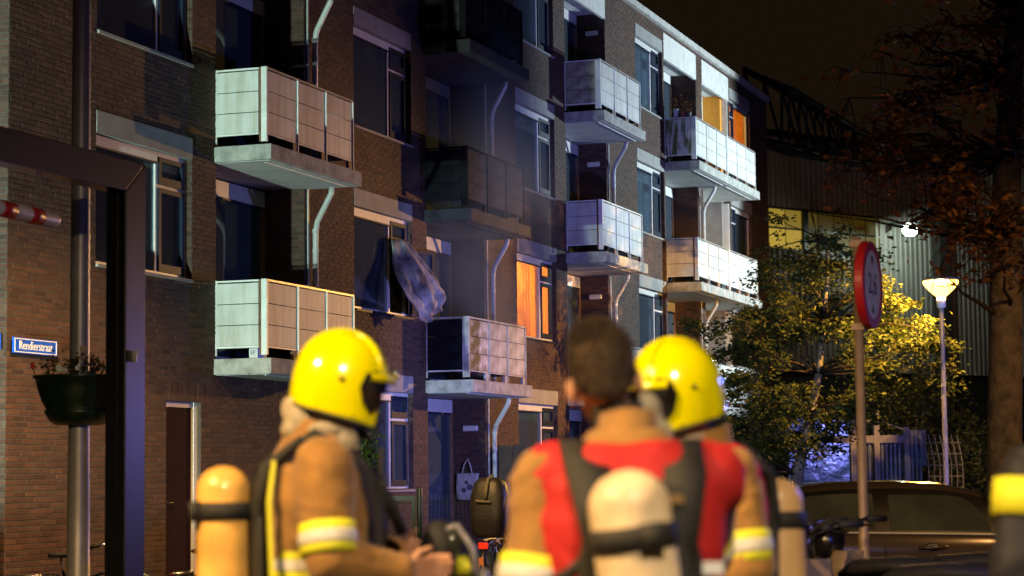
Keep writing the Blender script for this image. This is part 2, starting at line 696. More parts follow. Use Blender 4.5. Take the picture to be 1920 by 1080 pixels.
MAIN = lambda a, d, z: (a, -d, z)
lay(MAIN, S0, S1, 0.0, ROOF_Z, opens, 'main')
lay(lambda a, d, z: (S0 - d, a, z), 0.0, 1.2, 0.0, ROOF_Z, [], 'gable')
for i, (a, bb, z0) in enumerate(RECESS):
    if i == 4:
        continue
    lay((lambda B: lambda a, d, z: (B - d, a, z))(bb), 0.0, RD, z0, 11.4, [], 'ret')
for (a, bb, k, _) in windows:                      # bricks of the far window reveals
    z0, z1 = win_z(k)
    lay((lambda B: lambda a, d, z: (B - d * 0.6, a, z))(bb), 0.0, 0.10, z0, z1, [], 'rev')
# soldier course over the street door
for i in range(17):
    u0 = -1.36 + i * 0.0615
    brs.append((MAIN, u0, u0 + BH, 2.415, 2.415 + BL, 'main'))


def brick_score(t):
    fn, u0, u1, zb, zt, nm = t
    if nm != 'main' or u1 - u0 < 0.19:
        return 1e9
    p = fn((u0 + u1) / 2, 0, (zb + zt) / 2)
    q = fw(p[0], 0, p[2])
    dx = q.x / q.y
    if not (-0.236 < dx < 0.0) or not (1.02 < q.z < 3.4):
        return 1e9
    if p[0] < -4.8 or (-3.55 < p[0] < -2.5 and p[2] < 9) or (-4.7 < p[0] < -3.7 and 2.2 < p[2] < 3.1):
        return 1e9
    return q.y + abs(q.z - 2.0) * 0.1


order = sorted(range(len(brs)), key=lambda i: brick_score(brs[i]))
near = [i for i in order[:300] if brick_score(brs[i]) < 1e8]
nearset = set(near)
V, F = [], []
base_f = [(0, 1, 5, 4), (4, 5, 6, 7), (1, 2, 6, 5), (3, 0, 4, 7), (0, 3, 2, 1)]


def brick_verts(t):
    fn, u0, u1, zb, zt, nm = t
    d = BT + rnd.uniform(-0.002, 0.002)
    ch = 0.0035
    z0, z1 = zb + rnd.uniform(-0.0015, 0.0015), zt + rnd.uniform(-0.0015, 0.0015)
    # back rectangle, front rectangle a touch smaller: worn arrises
    return [fn(u0, -0.004, z0), fn(u1, -0.004, z0), fn(u1, -0.004, z1), fn(u0, -0.004, z1),
            fn(u0 + ch, d, z0 + ch), fn(u1 - ch, d, z0 + ch), fn(u1 - ch, d, z1 - ch), fn(u0 + ch, d, z1 - ch)]


n_ = 0
BF = [(4, 5, 6, 7), (0, 1, 5, 4), (1, 2, 6, 5), (2, 3, 7, 6), (3, 0, 4, 7)]
for i, t in enumerate(brs):
    if i in nearset:
        continue
    vs = brick_verts(t)
    V += vs
    F += [tuple(a + n_ for a in f) for f in BF]
    n_ += 8
obj('bricks', np_mesh('bricks', V, F), M_brick, wall, kind='stuff')
# the nearest ones are single bricks that share a few meshes
proto = []
for q in range(4):
    vs = brick_verts((lambda a, d, z: (a, -d, z), 0.0, BL, 0.0, BH, 'main'))
    me = bpy.data.meshes.new('brick')
    me.from_pydata(vs, [], BF)
    me.materials.append(M_brick)
    proto.append(me)
for i in near:
    fn, u0, u1, zb, zt, nm = brs[i]
    o = obj('brick', proto[i % 4], None, wall, loc=(u0, 0, zb))
    o.scale.x = (u1 - u0) / BL

# --- windows
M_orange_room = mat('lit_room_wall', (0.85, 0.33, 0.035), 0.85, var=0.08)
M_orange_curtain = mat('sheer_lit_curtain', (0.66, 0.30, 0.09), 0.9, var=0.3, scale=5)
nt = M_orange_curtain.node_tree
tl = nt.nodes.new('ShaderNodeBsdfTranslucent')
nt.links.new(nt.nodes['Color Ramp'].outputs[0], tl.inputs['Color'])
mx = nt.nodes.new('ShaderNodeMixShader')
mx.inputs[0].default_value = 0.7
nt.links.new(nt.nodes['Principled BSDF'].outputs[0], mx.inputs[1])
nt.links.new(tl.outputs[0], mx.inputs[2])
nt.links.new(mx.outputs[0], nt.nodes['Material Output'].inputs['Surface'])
LIT = {(11.66, 0), (28.06, 2)}


def curtain(mb, a, b_, z0, z1, y, fold=0.03, pitch=0.12):
    n = max(6, int((b_ - a) / 0.03))
    vs = []
    for i in range(n + 1):
        x = a + (b_ - a) * i / n
        yy = y + fold * math.sin(2 * math.pi * (x - a) / pitch) + 0.012 * math.sin(9 * x)
        vs += [(x, yy, z0), (x, yy + 0.01, z1)]
    mb.add(vs, [(2 * i, 2 * i + 2, 2 * i + 3, 2 * i + 1) for i in range(n)])


def window(a, b_, k, mir):
    z0, z1 = win_z(k)
    W_ = b_ - a
    Y0, Y1 = 0.085, 0.15

    def X(t):                      # 0..1 across, mirrored where the narrow sash is at the near side
        return a + (1 - t) * W_ if mir else a + t * W_

    def bx(mb, t0, t1, y0, y1, za, zb):
        x0, x1 = sorted((X(t0), X(t1)))
        mb.box(x0, x1, y0, y1, za, zb)
    f = 0.055
    fx = f / W_
    MU = 0.675
    fr_ = MB()
    bx(fr_, 0, fx, Y0, Y1, z0, z1)
    bx(fr_, 1 - fx, 1, Y0, Y1, z0, z1)
    bx(fr_, fx, 1 - fx, Y0, Y1, z1 - f, z1)
    bx(fr_, fx, 1 - fx, Y0, Y1, z0, z0 + f)
    bx(fr_, MU - fx / 2, MU + fx / 2, Y0, Y1, z0 + f, z1 - f)
    wd = fr_.build('window', M_frame, bld)
    tz = z1 - 0.42
    s = MB()
    bx(s, MU + fx / 2, 1 - fx, Y0 + 0.004, Y1 - 0.01, tz - 0.02, tz + 0.02)
    s.build('transom', M_frame, wd)
    s = MB()                       # roller housing over the large pane
    bx(s, fx, MU - fx / 2, Y0 - 0.03, Y0 + 0.02, z1 - f - 0.075, z1 - f + 0.004)
    s.build('blind_housing', M_frame, wd)
    s = MB()
    bx(s, fx, MU - fx / 2, Y0 - 0.032, Y0 + 0.015, z1 - f - 0.098, z1 - f - 0.079)
    s.build('blind_rail', M_blue_sash, wd)
    # navy sashes
    is_open = (abs(a - 4.41) < 0.01 and k == 0)
    g_ = 0.06

    def sash(za, zb, nm):
        s = MB()
        t0, t1 = MU + fx / 2 + 0.004, 1 - fx - 0.004
        gx = g_ / W_
        bx(s, t0, t0 + gx, Y0 - 0.02, Y1 - 0.02, za, zb)
        bx(s, t1 - gx, t1, Y0 - 0.02, Y1 - 0.02, za, zb)
        bx(s, t0 + gx, t1 - gx, Y0 - 0.02, Y1 - 0.02, zb - g_, zb)
        bx(s, t0 + gx, t1 - gx, Y0 - 0.02, Y1 - 0.02, za, za + g_ * 1.6)
        o = s.build(nm, M_blue_sash, wd)
        p = MB()
        bx(p, t0 + gx, t1 - gx, Y0 + 0.02, Y0 + 0.03, za + g_ * 1.6, zb - g_)
        q = p.build('pane', M_glass, wd)
        return o, q
    sash(tz + 0.022, z1 - f - 0.004, 'vent_sash')
    o, q = sash(z0 + f + 0.004, tz - 0.022, 'sash')
    if is_open:                    # swung out on its far jamb
        hx = X(1 - fx)
        for p in (o, q):
            p.matrix_local = Matrix.Translation((hx, Y0, 0)) @ Matrix.Rotation(R(160), 4, 'Z') @ Matrix.Translation((-hx, -Y0, 0))
    p = MB()
    bx(p, fx, MU - fx / 2, Y0 + 0.02, Y0 + 0.03, z0 + f, z1 - f)
    p.build('pane', M_glass, wd)
    s = MB()
    s.box(a + 0.004, b_ - 0.004, -0.035, 0.08, z0 - 0.03, z0 + 0.006)
    s.build('sill', M_lintel if k != 0 or a < 0 else M_blue_sash, wd)
    s = MB()
    s.box(a + 0.003, a + W_ * 0.5 - 0.002, -0.012, 0.16, z1 + 0.002, z1 + LINT - 0.003)
    s.box(a + W_ * 0.5 + 0.002, b_ - 0.003, -0.012, 0.16, z1 + 0.002, z1 + LINT - 0.003)
    s.build('lintel', M_lintel, wd)
    # room behind
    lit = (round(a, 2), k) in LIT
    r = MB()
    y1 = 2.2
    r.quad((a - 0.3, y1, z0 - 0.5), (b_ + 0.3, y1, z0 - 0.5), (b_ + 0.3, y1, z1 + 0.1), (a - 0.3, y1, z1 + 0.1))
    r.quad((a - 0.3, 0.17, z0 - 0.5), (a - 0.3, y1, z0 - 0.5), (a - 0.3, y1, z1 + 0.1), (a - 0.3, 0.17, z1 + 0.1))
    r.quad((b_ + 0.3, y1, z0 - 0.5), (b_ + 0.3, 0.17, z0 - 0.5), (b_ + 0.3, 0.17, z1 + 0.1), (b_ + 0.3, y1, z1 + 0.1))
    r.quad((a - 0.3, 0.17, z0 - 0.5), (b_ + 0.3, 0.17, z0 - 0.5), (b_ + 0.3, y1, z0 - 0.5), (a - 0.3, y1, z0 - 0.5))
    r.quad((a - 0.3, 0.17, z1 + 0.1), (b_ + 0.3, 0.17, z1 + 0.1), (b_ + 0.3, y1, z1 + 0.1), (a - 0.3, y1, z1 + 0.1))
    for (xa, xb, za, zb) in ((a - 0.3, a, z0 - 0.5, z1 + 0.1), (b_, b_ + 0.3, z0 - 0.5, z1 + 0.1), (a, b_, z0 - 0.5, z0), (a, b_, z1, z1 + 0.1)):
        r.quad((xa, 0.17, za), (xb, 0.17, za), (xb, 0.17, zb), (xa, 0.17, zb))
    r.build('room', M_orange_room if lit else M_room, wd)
    c = MB()
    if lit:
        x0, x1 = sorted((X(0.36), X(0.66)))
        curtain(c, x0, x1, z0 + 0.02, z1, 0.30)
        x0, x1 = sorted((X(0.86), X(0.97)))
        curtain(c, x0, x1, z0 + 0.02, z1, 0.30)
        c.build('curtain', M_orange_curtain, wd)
        L_ = lamp('room_lamp', 'POINT', (0, 0, 0), 560 if k == 0 else 200, (1.0, 0.56, 0.13), None, 0.12)
        L_.parent = bld
        L_.location = ((a + b_) / 2 - 0.1, 1.3, z1 - 0.25)
    elif not is_open:
        v = rnd.random()
        if v < 0.45:
            x0, x1 = sorted((X(0.02), X(0.98)))
            curtain(c, x0, x1, z0 + 0.02, z1 - 0.02, 0.28, 0.025, 0.14)
            c.build('curtain', M_curtain, wd)
        else:
            x0, x1 = sorted((X(0.02), X(0.16 + 0.2 * rnd.random())))
            curtain(c, x0, x1, z0 + 0.02, z1 - 0.02, 0.28)
            x0, x1 = sorted((X(0.80), X(0.98)))
            curtain(c, x0, x1, z0 + 0.02, z1 - 0.02, 0.28)
            c.build('curtain', M_curtain if v < 0.8 else M_curtain_dk, wd)
    return wd


for wdef in windows:
    window(*wdef)

# --- back walls of the recesses: glazed timber fronts, one per storey
M_jamb = mat('stained_timber', (0.20, 0.12, 0.07), 0.6, var=0.3, scale=8)


def balcony_front(i, a, b_, k):
    z0 = 0.16 if k == -1 else 2.98 + STO * k
    z1 = (2.76 if k == -1 else 2.98 + STO * k + 2.52) - 0.02
    y = RD - 0.08
    f = MB()
    f.box(a + 0.02, b_ - 0.03, y, y + 0.06, z1 - 0.22, z1)
    f.box(a + 0.02, a + 0.09, y, y + 0.06, z0, z1 - 0.22)
    f.box(a + 0.86, a + 0.94, y, y + 0.06, z0, z1 - 0.22)
    f.box(a + 0.09, a + 0.86, y, y + 0.06, z0, z0 + 0.82)
    f.box(a + 0.94, b_ - 0.12, y, y + 0.06, z0, z0 + 0.10)
    o = f.build('balcony_front', M_frame, bld)
    j = MB()
    j.box(b_ - 0.12, b_ - 0.03, y - 0.01, y + 0.07, z0, z1 - 0.22)
    j.build('jamb', M_jamb, o)
    t = MB()
    t.box(a + 0.03, b_ - 0.12, y - 0.015, y + 0.005, z1 - 0.255, z1 - 0.222)
    t.build('blind_rail', M_blue_sash, o)
    p = MB()
    p.box(a + 0.09, a + 0.86, y + 0.02, y + 0.03, z0 + 0.82, z1 - 0.22)
    p.build('pane', M_glass, o)
    p = MB()
    p.box(a + 0.94, b_ - 0.12, y + 0.02, y + 0.03, z0 + 0.10, z1 - 0.22)
    p.build('pane', M_glass, o)
    r = MB()
    r.box(a - 0.2, b_ + 0.2, y + 0.10, 2.6, z0 - 0.05, z1 + 0.03)
    me = r.mesh('room')
    me.flip_normals()
    lt = (i == 4 and k == 2)
    # open the front of the box
    bm = bmesh.new()
    bm.from_mesh(me)
    fr0 = min(bm.faces, key=lambda q: q.calc_center_median().y)
    bm.faces.remove(fr0)
    bm.to_mesh(me)
    bm.free()
    obj('room', me, M_room, o)
    c = MB()
    curtain(c, a + 0.1, a + 0.1 + rnd.uniform(0.7, 1.2), z0 + 0.1, z1 - 0.2, y + 0.2)
    c.build('curtain', M_curtain, o)


for i, (a, b_, z0) in enumerate(RECESS):
    for k in ((0, 1, 2) if i == 0 else (-1, 0, 1, 2)):
        if i == 4:
            continue
        balcony_front(i, a, b_, k)

# --- the last recess: its far wall is a white timber wall with a glazed door
M_pale = mat('pale_timber_panel', (0.60, 0.60, 0.56), 0.6, var=0.12, scale=4)
a, b_ = 25.26, 27.95
for k in (-1, 0, 1, 2):
    z0 = 0.16 if k == -1 else 2.98 + STO * k
    z1 = z0 + 2.50
    q = MB()
    q.box(b_ - 0.05, b_ - 0.01, 0.02, 0.24, z0, z1)
    q.box(b_ - 0.05, b_ - 0.01, 0.24, 0.62, z0, z0 + 0.35)
    q.box(b_ - 0.05, b_ - 0.01, 0.24, 0.62, z1 - 0.28, z1)
    q.box(b_ - 0.05, b_ - 0.01, 0.62, 0.68, z0, z1)
    o = q.build('side_front', M_pale, bld)
    p = MB()
    if k == 2:
        p.box(b_ - 0.03, b_ - 0.02, 0.24, 0.62, z0 + 0.35, z1 - 0.28)
        p.build('lit_pane', mat('lit_curtained_pane', (0.4, 0.16, 0.02), 0.5, var=0.5, scale=7, emit=(1.0, 0.30, 0.02), estr=0.34), o)
    else:
        p.box(b_ - 0.03, b_ - 0.02, 0.24, 0.62, z0 + 0.35, z1 - 0.28)
        p.build('pane', mat('dark_glass', (0.012, 0.018, 0.024), 0.08, var=0.3, spec=0.8), o)
    bk = MB()
    bk.box(a + 0.01, b_ - 0.06, RD - 0.06, RD - 0.01, z0, z1)
    bk.build('back_panel', M_pale, bld)

# --- balconies
M_panel = mat('balcony_panel', (0.60, 0.61, 0.58), 0.55, var=0.10, scale=2.2)
nt = M_panel.node_tree
tc = nt.nodes.new('ShaderNodeTexCoord')
tc.object = bld
mp = nt.nodes.new('ShaderNodeMapping')
mp.inputs['Scale'].default_value = (7.0, 7.0, 0.8)
nt.links.new(tc.outputs['Object'], mp.inputs['Vector'])
nz = nt.nodes.new('ShaderNodeTexNoise')
nz.inputs['Scale'].default_value = 1.0
nz.inputs['Detail'].default_value = 6
nt.links.new(mp.outputs[0], nz.inputs['Vector'])
rp = nt.nodes.new('ShaderNodeValToRGB')
rp.color_ramp.elements[0].position = 0.36
rp.color_ramp.elements[0].color = (0.80, 0.78, 0.70, 1)
rp.color_ramp.elements[1].position = 0.56
rp.color_ramp.elements[1].color = (1, 1, 1, 1)
nt.links.new(nz.outputs['Fac'], rp.inputs[0])
oi = nt.nodes.new('ShaderNodeObjectInfo')
mr = nt.nodes.new('ShaderNodeMapRange')
mr.inputs['To Min'].default_value = 0.86
nt.links.new(oi.outputs['Random'], mr.inputs['Value'])
m1 = nt.nodes.new('ShaderNodeMixRGB')
m1.blend_type = 'MULTIPLY'
m1.inputs[0].default_value = 1
m2 = nt.nodes.new('ShaderNodeMixRGB')
m2.blend_type = 'MULTIPLY'
m2.inputs[0].default_value = 1
nt.links.new(nt.nodes['Color Ramp'].outputs[0], m1.inputs[1])
nt.links.new(rp.outputs[0], m1.inputs[2])
nt.links.new(m1.outputs[0], m2.inputs[1])
nt.links.new(mr.outputs[0], m2.inputs[2])
nt.links.new(m2.outputs[0], nt.nodes['Principled BSDF'].inputs['Base Color'])
M_panel_edge = mat('balcony_post', (0.70, 0.71, 0.68), 0.45, var=0.12, scale=5)
M_panel_smut = mat('smutted_panel', (0.36, 0.355, 0.34), 0.7, var=0.45, scale=3.0, col2=(0.60, 0.60, 0.57))
M_panel_soot = mat('sooted_panel', (0.55, 0.55, 0.54), 0.7, var=0.9, scale=1.6, col2=(0.78, 0.77, 0.74))
nt = M_panel_soot.node_tree
nt.nodes['Color Ramp'].color_ramp.elements[0].color = (0.03, 0.03, 0.032, 1)
nt.nodes['Color Ramp'].color_ramp.elements[0].position = 0.46
nt.nodes['Color Ramp'].color_ramp.elements[1].position = 0.64
M_panel_burnt = mat('burnt_panel', (0.015, 0.015, 0.017), 0.85, var=0.7, scale=2.4, col2=(0.055, 0.056, 0.064), spec=0.12)
M_panel_char = mat('charred_panel', (0.008, 0.008, 0.008), 0.95, var=0.7, scale=3, spec=0.08)
M_panel_grime = mat('grimy_panel', (0.26, 0.24, 0.16), 0.7, var=0.55, scale=5, col2=(0.42, 0.40, 0.30))
M_panel_green = mat('algae_panel', (0.55, 0.55, 0.50), 0.65, var=0.1, scale=3)
M_burg = mat('burgundy_panel', (0.16, 0.035, 0.04), 0.55, var=0.15)
M_cream = mat('cream_panel', (0.50, 0.42, 0.30), 0.55, var=0.15)
M_slab = mat('slab_concrete', (0.34, 0.34, 0.31), 0.85, var=0.38, scale=5, bump=0.25, bscale=50)
M_slab_burnt = mat('sooted_slab', (0.026, 0.026, 0.028), 0.9, var=0.6, scale=3)
M_soffit = mat('soffit_paint', (0.52, 0.53, 0.50), 0.8, var=0.12, scale=3)
M_bracket = mat('rusty_bracket', (0.16, 0.075, 0.04), 0.7, var=0.4, scale=9)

# algae streaks on one end panel
nt = M_panel_green.node_tree
bb_ = nt.nodes['Principled BSDF']
tc = nt.nodes.new('ShaderNodeTexCoord')
mp = nt.nodes.new('ShaderNodeMapping')
mp.inputs['Scale'].default_value = (9, 9, 1.1)
tc.object = bld
nt.links.new(tc.outputs['Object'], mp.inputs['Vector'])
nz = nt.nodes.new('ShaderNodeTexNoise')
nz.inputs['Scale'].default_value = 1.0
nz.inputs['Detail'].default_value = 3
nt.links.new(mp.outputs[0], nz.inputs['Vector'])
rp = nt.nodes.new('ShaderNodeValToRGB')
rp.color_ramp.elements[0].position = 0.52
rp.color_ramp.elements[1].position = 0.60
nt.links.new(nz.outputs['Fac'], rp.inputs[0])
mx = nt.nodes.new('ShaderNodeMixRGB')
mx.inputs[2].default_value = (0.10, 0.14, 0.03, 1)
nt.links.new(rp.outputs[0], mx.inputs[0])
nt.links.new(nt.nodes['Color Ramp'].outputs[0], mx.inputs[1])
nt.links.new(mx.outputs[0], bb_.inputs['Base Color'])

BD, BLN = 0.73, 2.74
PZ0, PH, PG = 0.128, 0.268, 0.006
pm_cache = {}


def strip(w_, mt):
    key = (round(w_, 3), mt.name)
    if key not in pm_cache:
        s = MB()
        s.box(0, w_, -0.008, 0.008, 0, PH - PG)
        me = s.mesh('panel')
        me.materials.append(mt)
        pm_cache[key] = me
    return pm_cache[key]


def balcony(s0, k, end_m=None, front_m=None, slab_m=None, first=True, last=True, ln=BLN, post_m=None):
    T = 2.965 + STO * k
    slab_m = slab_m or M_slab
    post_m = post_m or M_panel_edge
    end_m = end_m or M_panel
    front_m = front_m or [M_panel] * 9
    if not isinstance(front_m, list):
        front_m = [front_m] * 9
    sl = MB()
    sl.box(s0 - 0.05 if first else s0 - 0.09, s0 + ln + 0.11, -0.815, RD - 0.005, T - 0.20, T)
    bal = sl.build('balcony', slab_m, bld, bevel=0.006)
    so = MB()
    so.box(s0 + 0.02, s0 + ln + 0.05, -0.755, RD - 0.01, T - 0.206, T - 0.19)
    so.build('soffit', M_soffit if slab_m is M_slab else slab_m, bal)
    dr = MB()
    dr.box(s0 + 0.16, s0 + ln - 0.02, -0.64, -0.622, T - 0.216, T - 0.2)
    dr.build('drip_strip', M_white if slab_m is M_slab else slab_m, bal)
    Z = T + 0.04
    # near end: wall post, channel, corner post, three strips
    if first:
        p = MB()
        p.box(s0 - 0.012, s0 + 0.012, -0.018, 0.0, Z, Z + 0.972)
        p.box(s0 - 0.012, s0 + 0.012, -0.62, -0.018, Z + 0.945, Z + 0.968)
        p.box(s0 - 0.012, s0 + 0.012, -0.62, -0.018, Z + 0.096, Z + 0.118)
        p.build('end_rail', post_m, bal)
        for r_ in range(3):
            obj('panel', strip(0.596, end_m), None, bal, loc=(s0, -0.02, T + 0.04 + PZ0 - 0.006 + r_ * PH + r_ * 0.004), rot=(0, 0, -math.pi / 2))
        p = MB()
        p.box(s0 + 0.002, s0 + 0.02, -0.655, -0.62, Z, Z + 0.97)
        p.build('channel', M_bracket if end_m is M_panel else post_m, bal)
    p = MB()
    p.box(s0 - 0.012, s0 + 0.016, -BD, -0.655, Z, Z + 0.976)
    p.box(s0 - 0.012, s0 + 0.035, -BD - 0.006, -BD, Z, Z + 0.976)
    if not first:
        p.box(s0 - 0.05, s0 - 0.012, -BD - 0.012, -0.655, Z, Z + 0.976)
    p.build('corner_post', post_m, bal, bevel=0.003)
    # front: rail, thin posts, nine strips, brackets
    p = MB()
    p.box(s0 + 0.035, s0 + ln, -BD - 0.004, -BD + 0.03, Z + 0.945, Z + 0.972)
    p.build('top_rail', M_galv if post_m is M_panel_edge else post_m, bal)
    p = MB()
    p.box(s0 + 0.035, s0 + ln, -BD + 0.004, -BD + 0.026, Z + 0.096, Z + 0.116)
    p.build('bottom_rail', post_m, bal)
    x0 = s0 + 0.038
    pw = (ln - 0.038) / 3
    for c in range(3):
        for r_ in range(3):
            obj('panel', strip(pw - 0.026, front_m[c * 3 + r_]), None, bal, loc=(x0 + c * pw, -BD + 0.012, Z + PZ0 - 0.006 + r_ * (PH + 0.004)))
        p = MB()
        p.box(x0 + (c + 1) * pw - 0.024, x0 + (c + 1) * pw - 0.001, -BD - 0.014, -BD + 0.024, Z - 0.02, Z + 0.944)
        p.build('post', post_m, bal)
        p = MB()
        p.box(x0 + (c + 1) * pw - 0.16, x0 + (c + 1) * pw - 0.03, -BD - 0.002, -BD + 0.04, Z - 0.045, Z + 0.09)
        p.build('bracket', M_bracket if post_m is M_panel_edge else post_m, bal)
    if last:
        for r_ in range(3):
            obj('panel', strip(0.67, end_m), None, bal, loc=(s0 + ln - 0.03, -0.02, Z + PZ0 - 0.006 + r_ * (PH + 0.004)), rot=(0, 0, -math.pi / 2))
    return bal


for k in (0, 1):
    balcony(0.0, k)
balcony(7.26, 0, M_panel_char, [M_panel_soot] * 3 + [M_panel_smut] * 6, None, post_m=M_panel_smut)
balcony(7.26, 1, M_panel_char, [M_panel_burnt] * 9, M_slab_burnt, post_m=M_panel_char)
balcony(7.26, 2, M_panel_burnt, [M_panel_char] * 9, M_slab_burnt, post_m=M_panel_char)
balcony(14.585, 0, M_cream, [M_burg, M_burg, M_cream, M_cream, M_burg, M_burg, M_burg, M_burg, M_cream])
balcony(14.585, 1, M_panel, None)
balcony(14.585, 2, M_panel_grime, None)
for k in (0, 1, 2):
    balcony(21.84, k, M_panel_green if k == 2 else M_panel, None, last=False, ln=2.86)
    balcony(24.80, k, M_panel, None, first=False, ln=2.86)

# --- rain pipes, wall lights, roof edge, fascia boards
for i, (a, b_, z0) in enumerate(RECESS[:4]):
    for k in ((0, 1) if i == 0 else (-1, 0, 1)):
        T = 2.965 + STO * (k + 1)
        Zb = 0.05 if k == -1 else 2.97 + STO * k
        p = MB()
        x = b_ + 0.20
        p.tube([(x - 0.16, -0.42, T - 0.2), (x - 0.16, -0.40, T - 0.30), (x - 0.03, -0.13, T - 0.66), (x, -0.085, T - 0.80), (x, -0.085, Zb)], 0.042, 10)
        pipe = p.build('rain_pipe', M_pvc, bld, smooth=True)
        for zc in (T - 0.82, T - 1.10):
            c = MB()
            c.lathe([(0.048, 0), (0.048, 0.05)], 12, (x, -0.085, zc))
            c.build('collar', M_pvc, pipe)
        c = MB()
        c.box(b_ + 0.075, b_ + 0.11, -0.03, -0.012, Zb + 0.02, T - 0.21)
        c.build('conduit', M_pvc, pipe)
M_lamp_off = mat('milky_lamp_cover', (0.62, 0.62, 0.58), 0.4, var=0.06)
for (i, k) in ((2, 2), (2, 1), (2, 0), (1, -1)):
    a, b_, z0 = RECESS[i]
    zz = (2.97 + STO * k if k >= 0 else 0.15) + 2.05
    p = MB()
    p.box(b_ - 0.085, b_ - 0.011, 0.13, 0.40, zz, zz + 0.10)
    p.build('wall_light', M_lamp_off, bld, bevel=0.02)
c = MB()
c.box(S0 - 0.06, S1 + 0.05, -0.10, 0.25, ROOF_Z, ROOF_Z + 0.14)
c.build('roof_edge', M_conc, bld)
for (a, b_, z0) in RECESS:
    p = MB()
    p.box(a + 0.004, b_ - 0.004, -0.014, 0.05, 10.86, 11.455)
    p.build('fascia_board', M_pale, bld)
    p = MB()
    p.box(a + 0.004, b_ - 0.004, 0.05, RD - 0.1, 10.98, 11.02)
    p.build('recess_ceiling', M_soffit, bld)

# --- street door
M_door = mat('oxblood_door', (0.020, 0.006, 0.006), 0.85, var=0.2, spec=0.12)
a, b_, z0, z1 = DOOR
p = MB()
p.box(a + 0.05, b_ - 0.09, 0.09, 0.13, z0, z1 - 0.07)
door = p.build('door', M_door, bld)
p = MB()
p.box(a, a + 0.05, 0.07, 0.15, z0, z1)
p.box(b_ - 0.09, b_, 0.05, 0.15, z0, z1)
p.box(a + 0.05, b_ - 0.09, 0.07, 0.15, z1 - 0.07, z1)
p.build('frame', M_white, door)
p = MB()
p.tube([(a + 0.14, 0.09, 1.15), (a + 0.14, 0.03, 1.15), (a + 0.27, 0.03, 1.15)], 0.012, 8)
p.build('handle', M_chrome, door)
p = MB()
p.box(a, b_, 0.02, 0.16, 0.0, z0)
p.build('threshold', M_conc, door)

# ================================================================== STREET FURNITURE, LEFT
M_sign_blue = mat('sign_blue', (0.010, 0.10, 0.80), 0.75, var=0.05, spec=0.15)
M_sign_white = mat('sign_white', (0.80, 0.82, 0.84), 0.4, var=0.03)
p = MB()
RZ = math.pi / 2 - TH
sg = thing('street_name_sign', 'blue Rendierstraat street name sign with white border on the brick wall', 'sign', fw(-4.32, 0.0, 2.90), RZ)
p.box(-0.44, 0.44, -0.055, -0.035, -0.086, 0.086)
p.build('plate', M_sign_blue, sg, bevel=0.006)
p = MB()
for q in ((-0.42, 0.42, 0.066, 0.076), (-0.42, 0.42, -0.076, -0.066), (-0.42, -0.41, -0.066, 0.066), (0.41, 0.42, -0.066, 0.066)):
    p.box(q[0], q[1], -0.059, -0.0545, q[2], q[3])
p.build('border', M_sign_white, sg)
me = text_mesh('Rendierstraat', 0.135, 0.002, 1.0)
wid = max(v.co.x for v in me.vertices) - min(v.co.x for v in me.vertices)
for v in me.vertices:
    v.co.x *= 0.66 / wid
obj('lettering', me, M_sign_white, sg, loc=(0, -0.058, 0), rot=(math.pi / 2, 0, 0))
p = MB()
p.box(-0.3, -0.26, -0.035, -0.009, -0.05, 0.05)
p.box(0.26, 0.3, -0.035, -0.009, -0.05, 0.05)
p.build('wall_bracket', M_galv, sg)

sg = thing('street_name_sign', 'blue white-bordered street name sign cut by the left edge of the photo', 'sign', fw(-4.82, 0.0, 2.93), RZ)
p = MB()
p.box(-0.06, -0.035, 0.035, 0.68, -0.086, 0.086)
p.build('plate', M_sign_blue, sg, bevel=0.006)
p = MB()
for q in ((0.05, 0.66, 0.066, 0.076), (0.05, 0.66, -0.076, -0.066), (0.05, 0.06, -0.066, 0.066), (0.65, 0.66, -0.066, 0.066)):
    p.box(-0.064, -0.0595, q[0], q[1], q[2], q[3])
p.build('border', M_sign_white, sg)
p = MB()
p.box(-0.035, -0.008, 0.15, 0.19, -0.05, 0.05)
p.box(-0.035, -0.008, 0.5, 0.54, -0.05, 0.05)
p.build('wall_bracket', M_galv, sg)

# lamp post with its flower bowl
lp0 = at(150, 540, 17.9)
lp = thing('lamp_post', 'tall tapered grey lamp post in front of the brick wall, behind a flower bowl', 'lamp post', (lp0.x, lp0.y, 0))
p = MB()
p.lathe([(0.13, 0.0), (0.13, 0.04), (0.098, 0.06), (0.094, 1.2), (0.082, 2.6), (0.076, 6.0), (0.070, 7.6)], 28, caps=True)
p.build('pole', M_galv, lp, smooth=True)
p = MB()
p.tube([(0, 0, 7.55), (0.0, -0.05, 7.75), (-0.3, -0.1, 7.9), (-0.9, -0.15, 7.95)], 0.04, 10)
p.ell((-1.15, -0.17, 7.95), (0.38, 0.13, 0.07))
p.build('luminaire', M_galv, lp, smooth=True)
p = MB()
p.box(-0.015, 0.055, -0.094, -0.086, 2.44, 2.56)
pl = p.build('number_plate', mat('plate_tan', (0.32, 0.22, 0.13), 0.5), lp)
pl.rotation_euler.z = R(22)
obj('numeral', text_mesh('2', 0.075, 0.001), M_black, pl, loc=(0.03, -0.0955, 2.50), rot=(math.pi / 2, 0, 0))

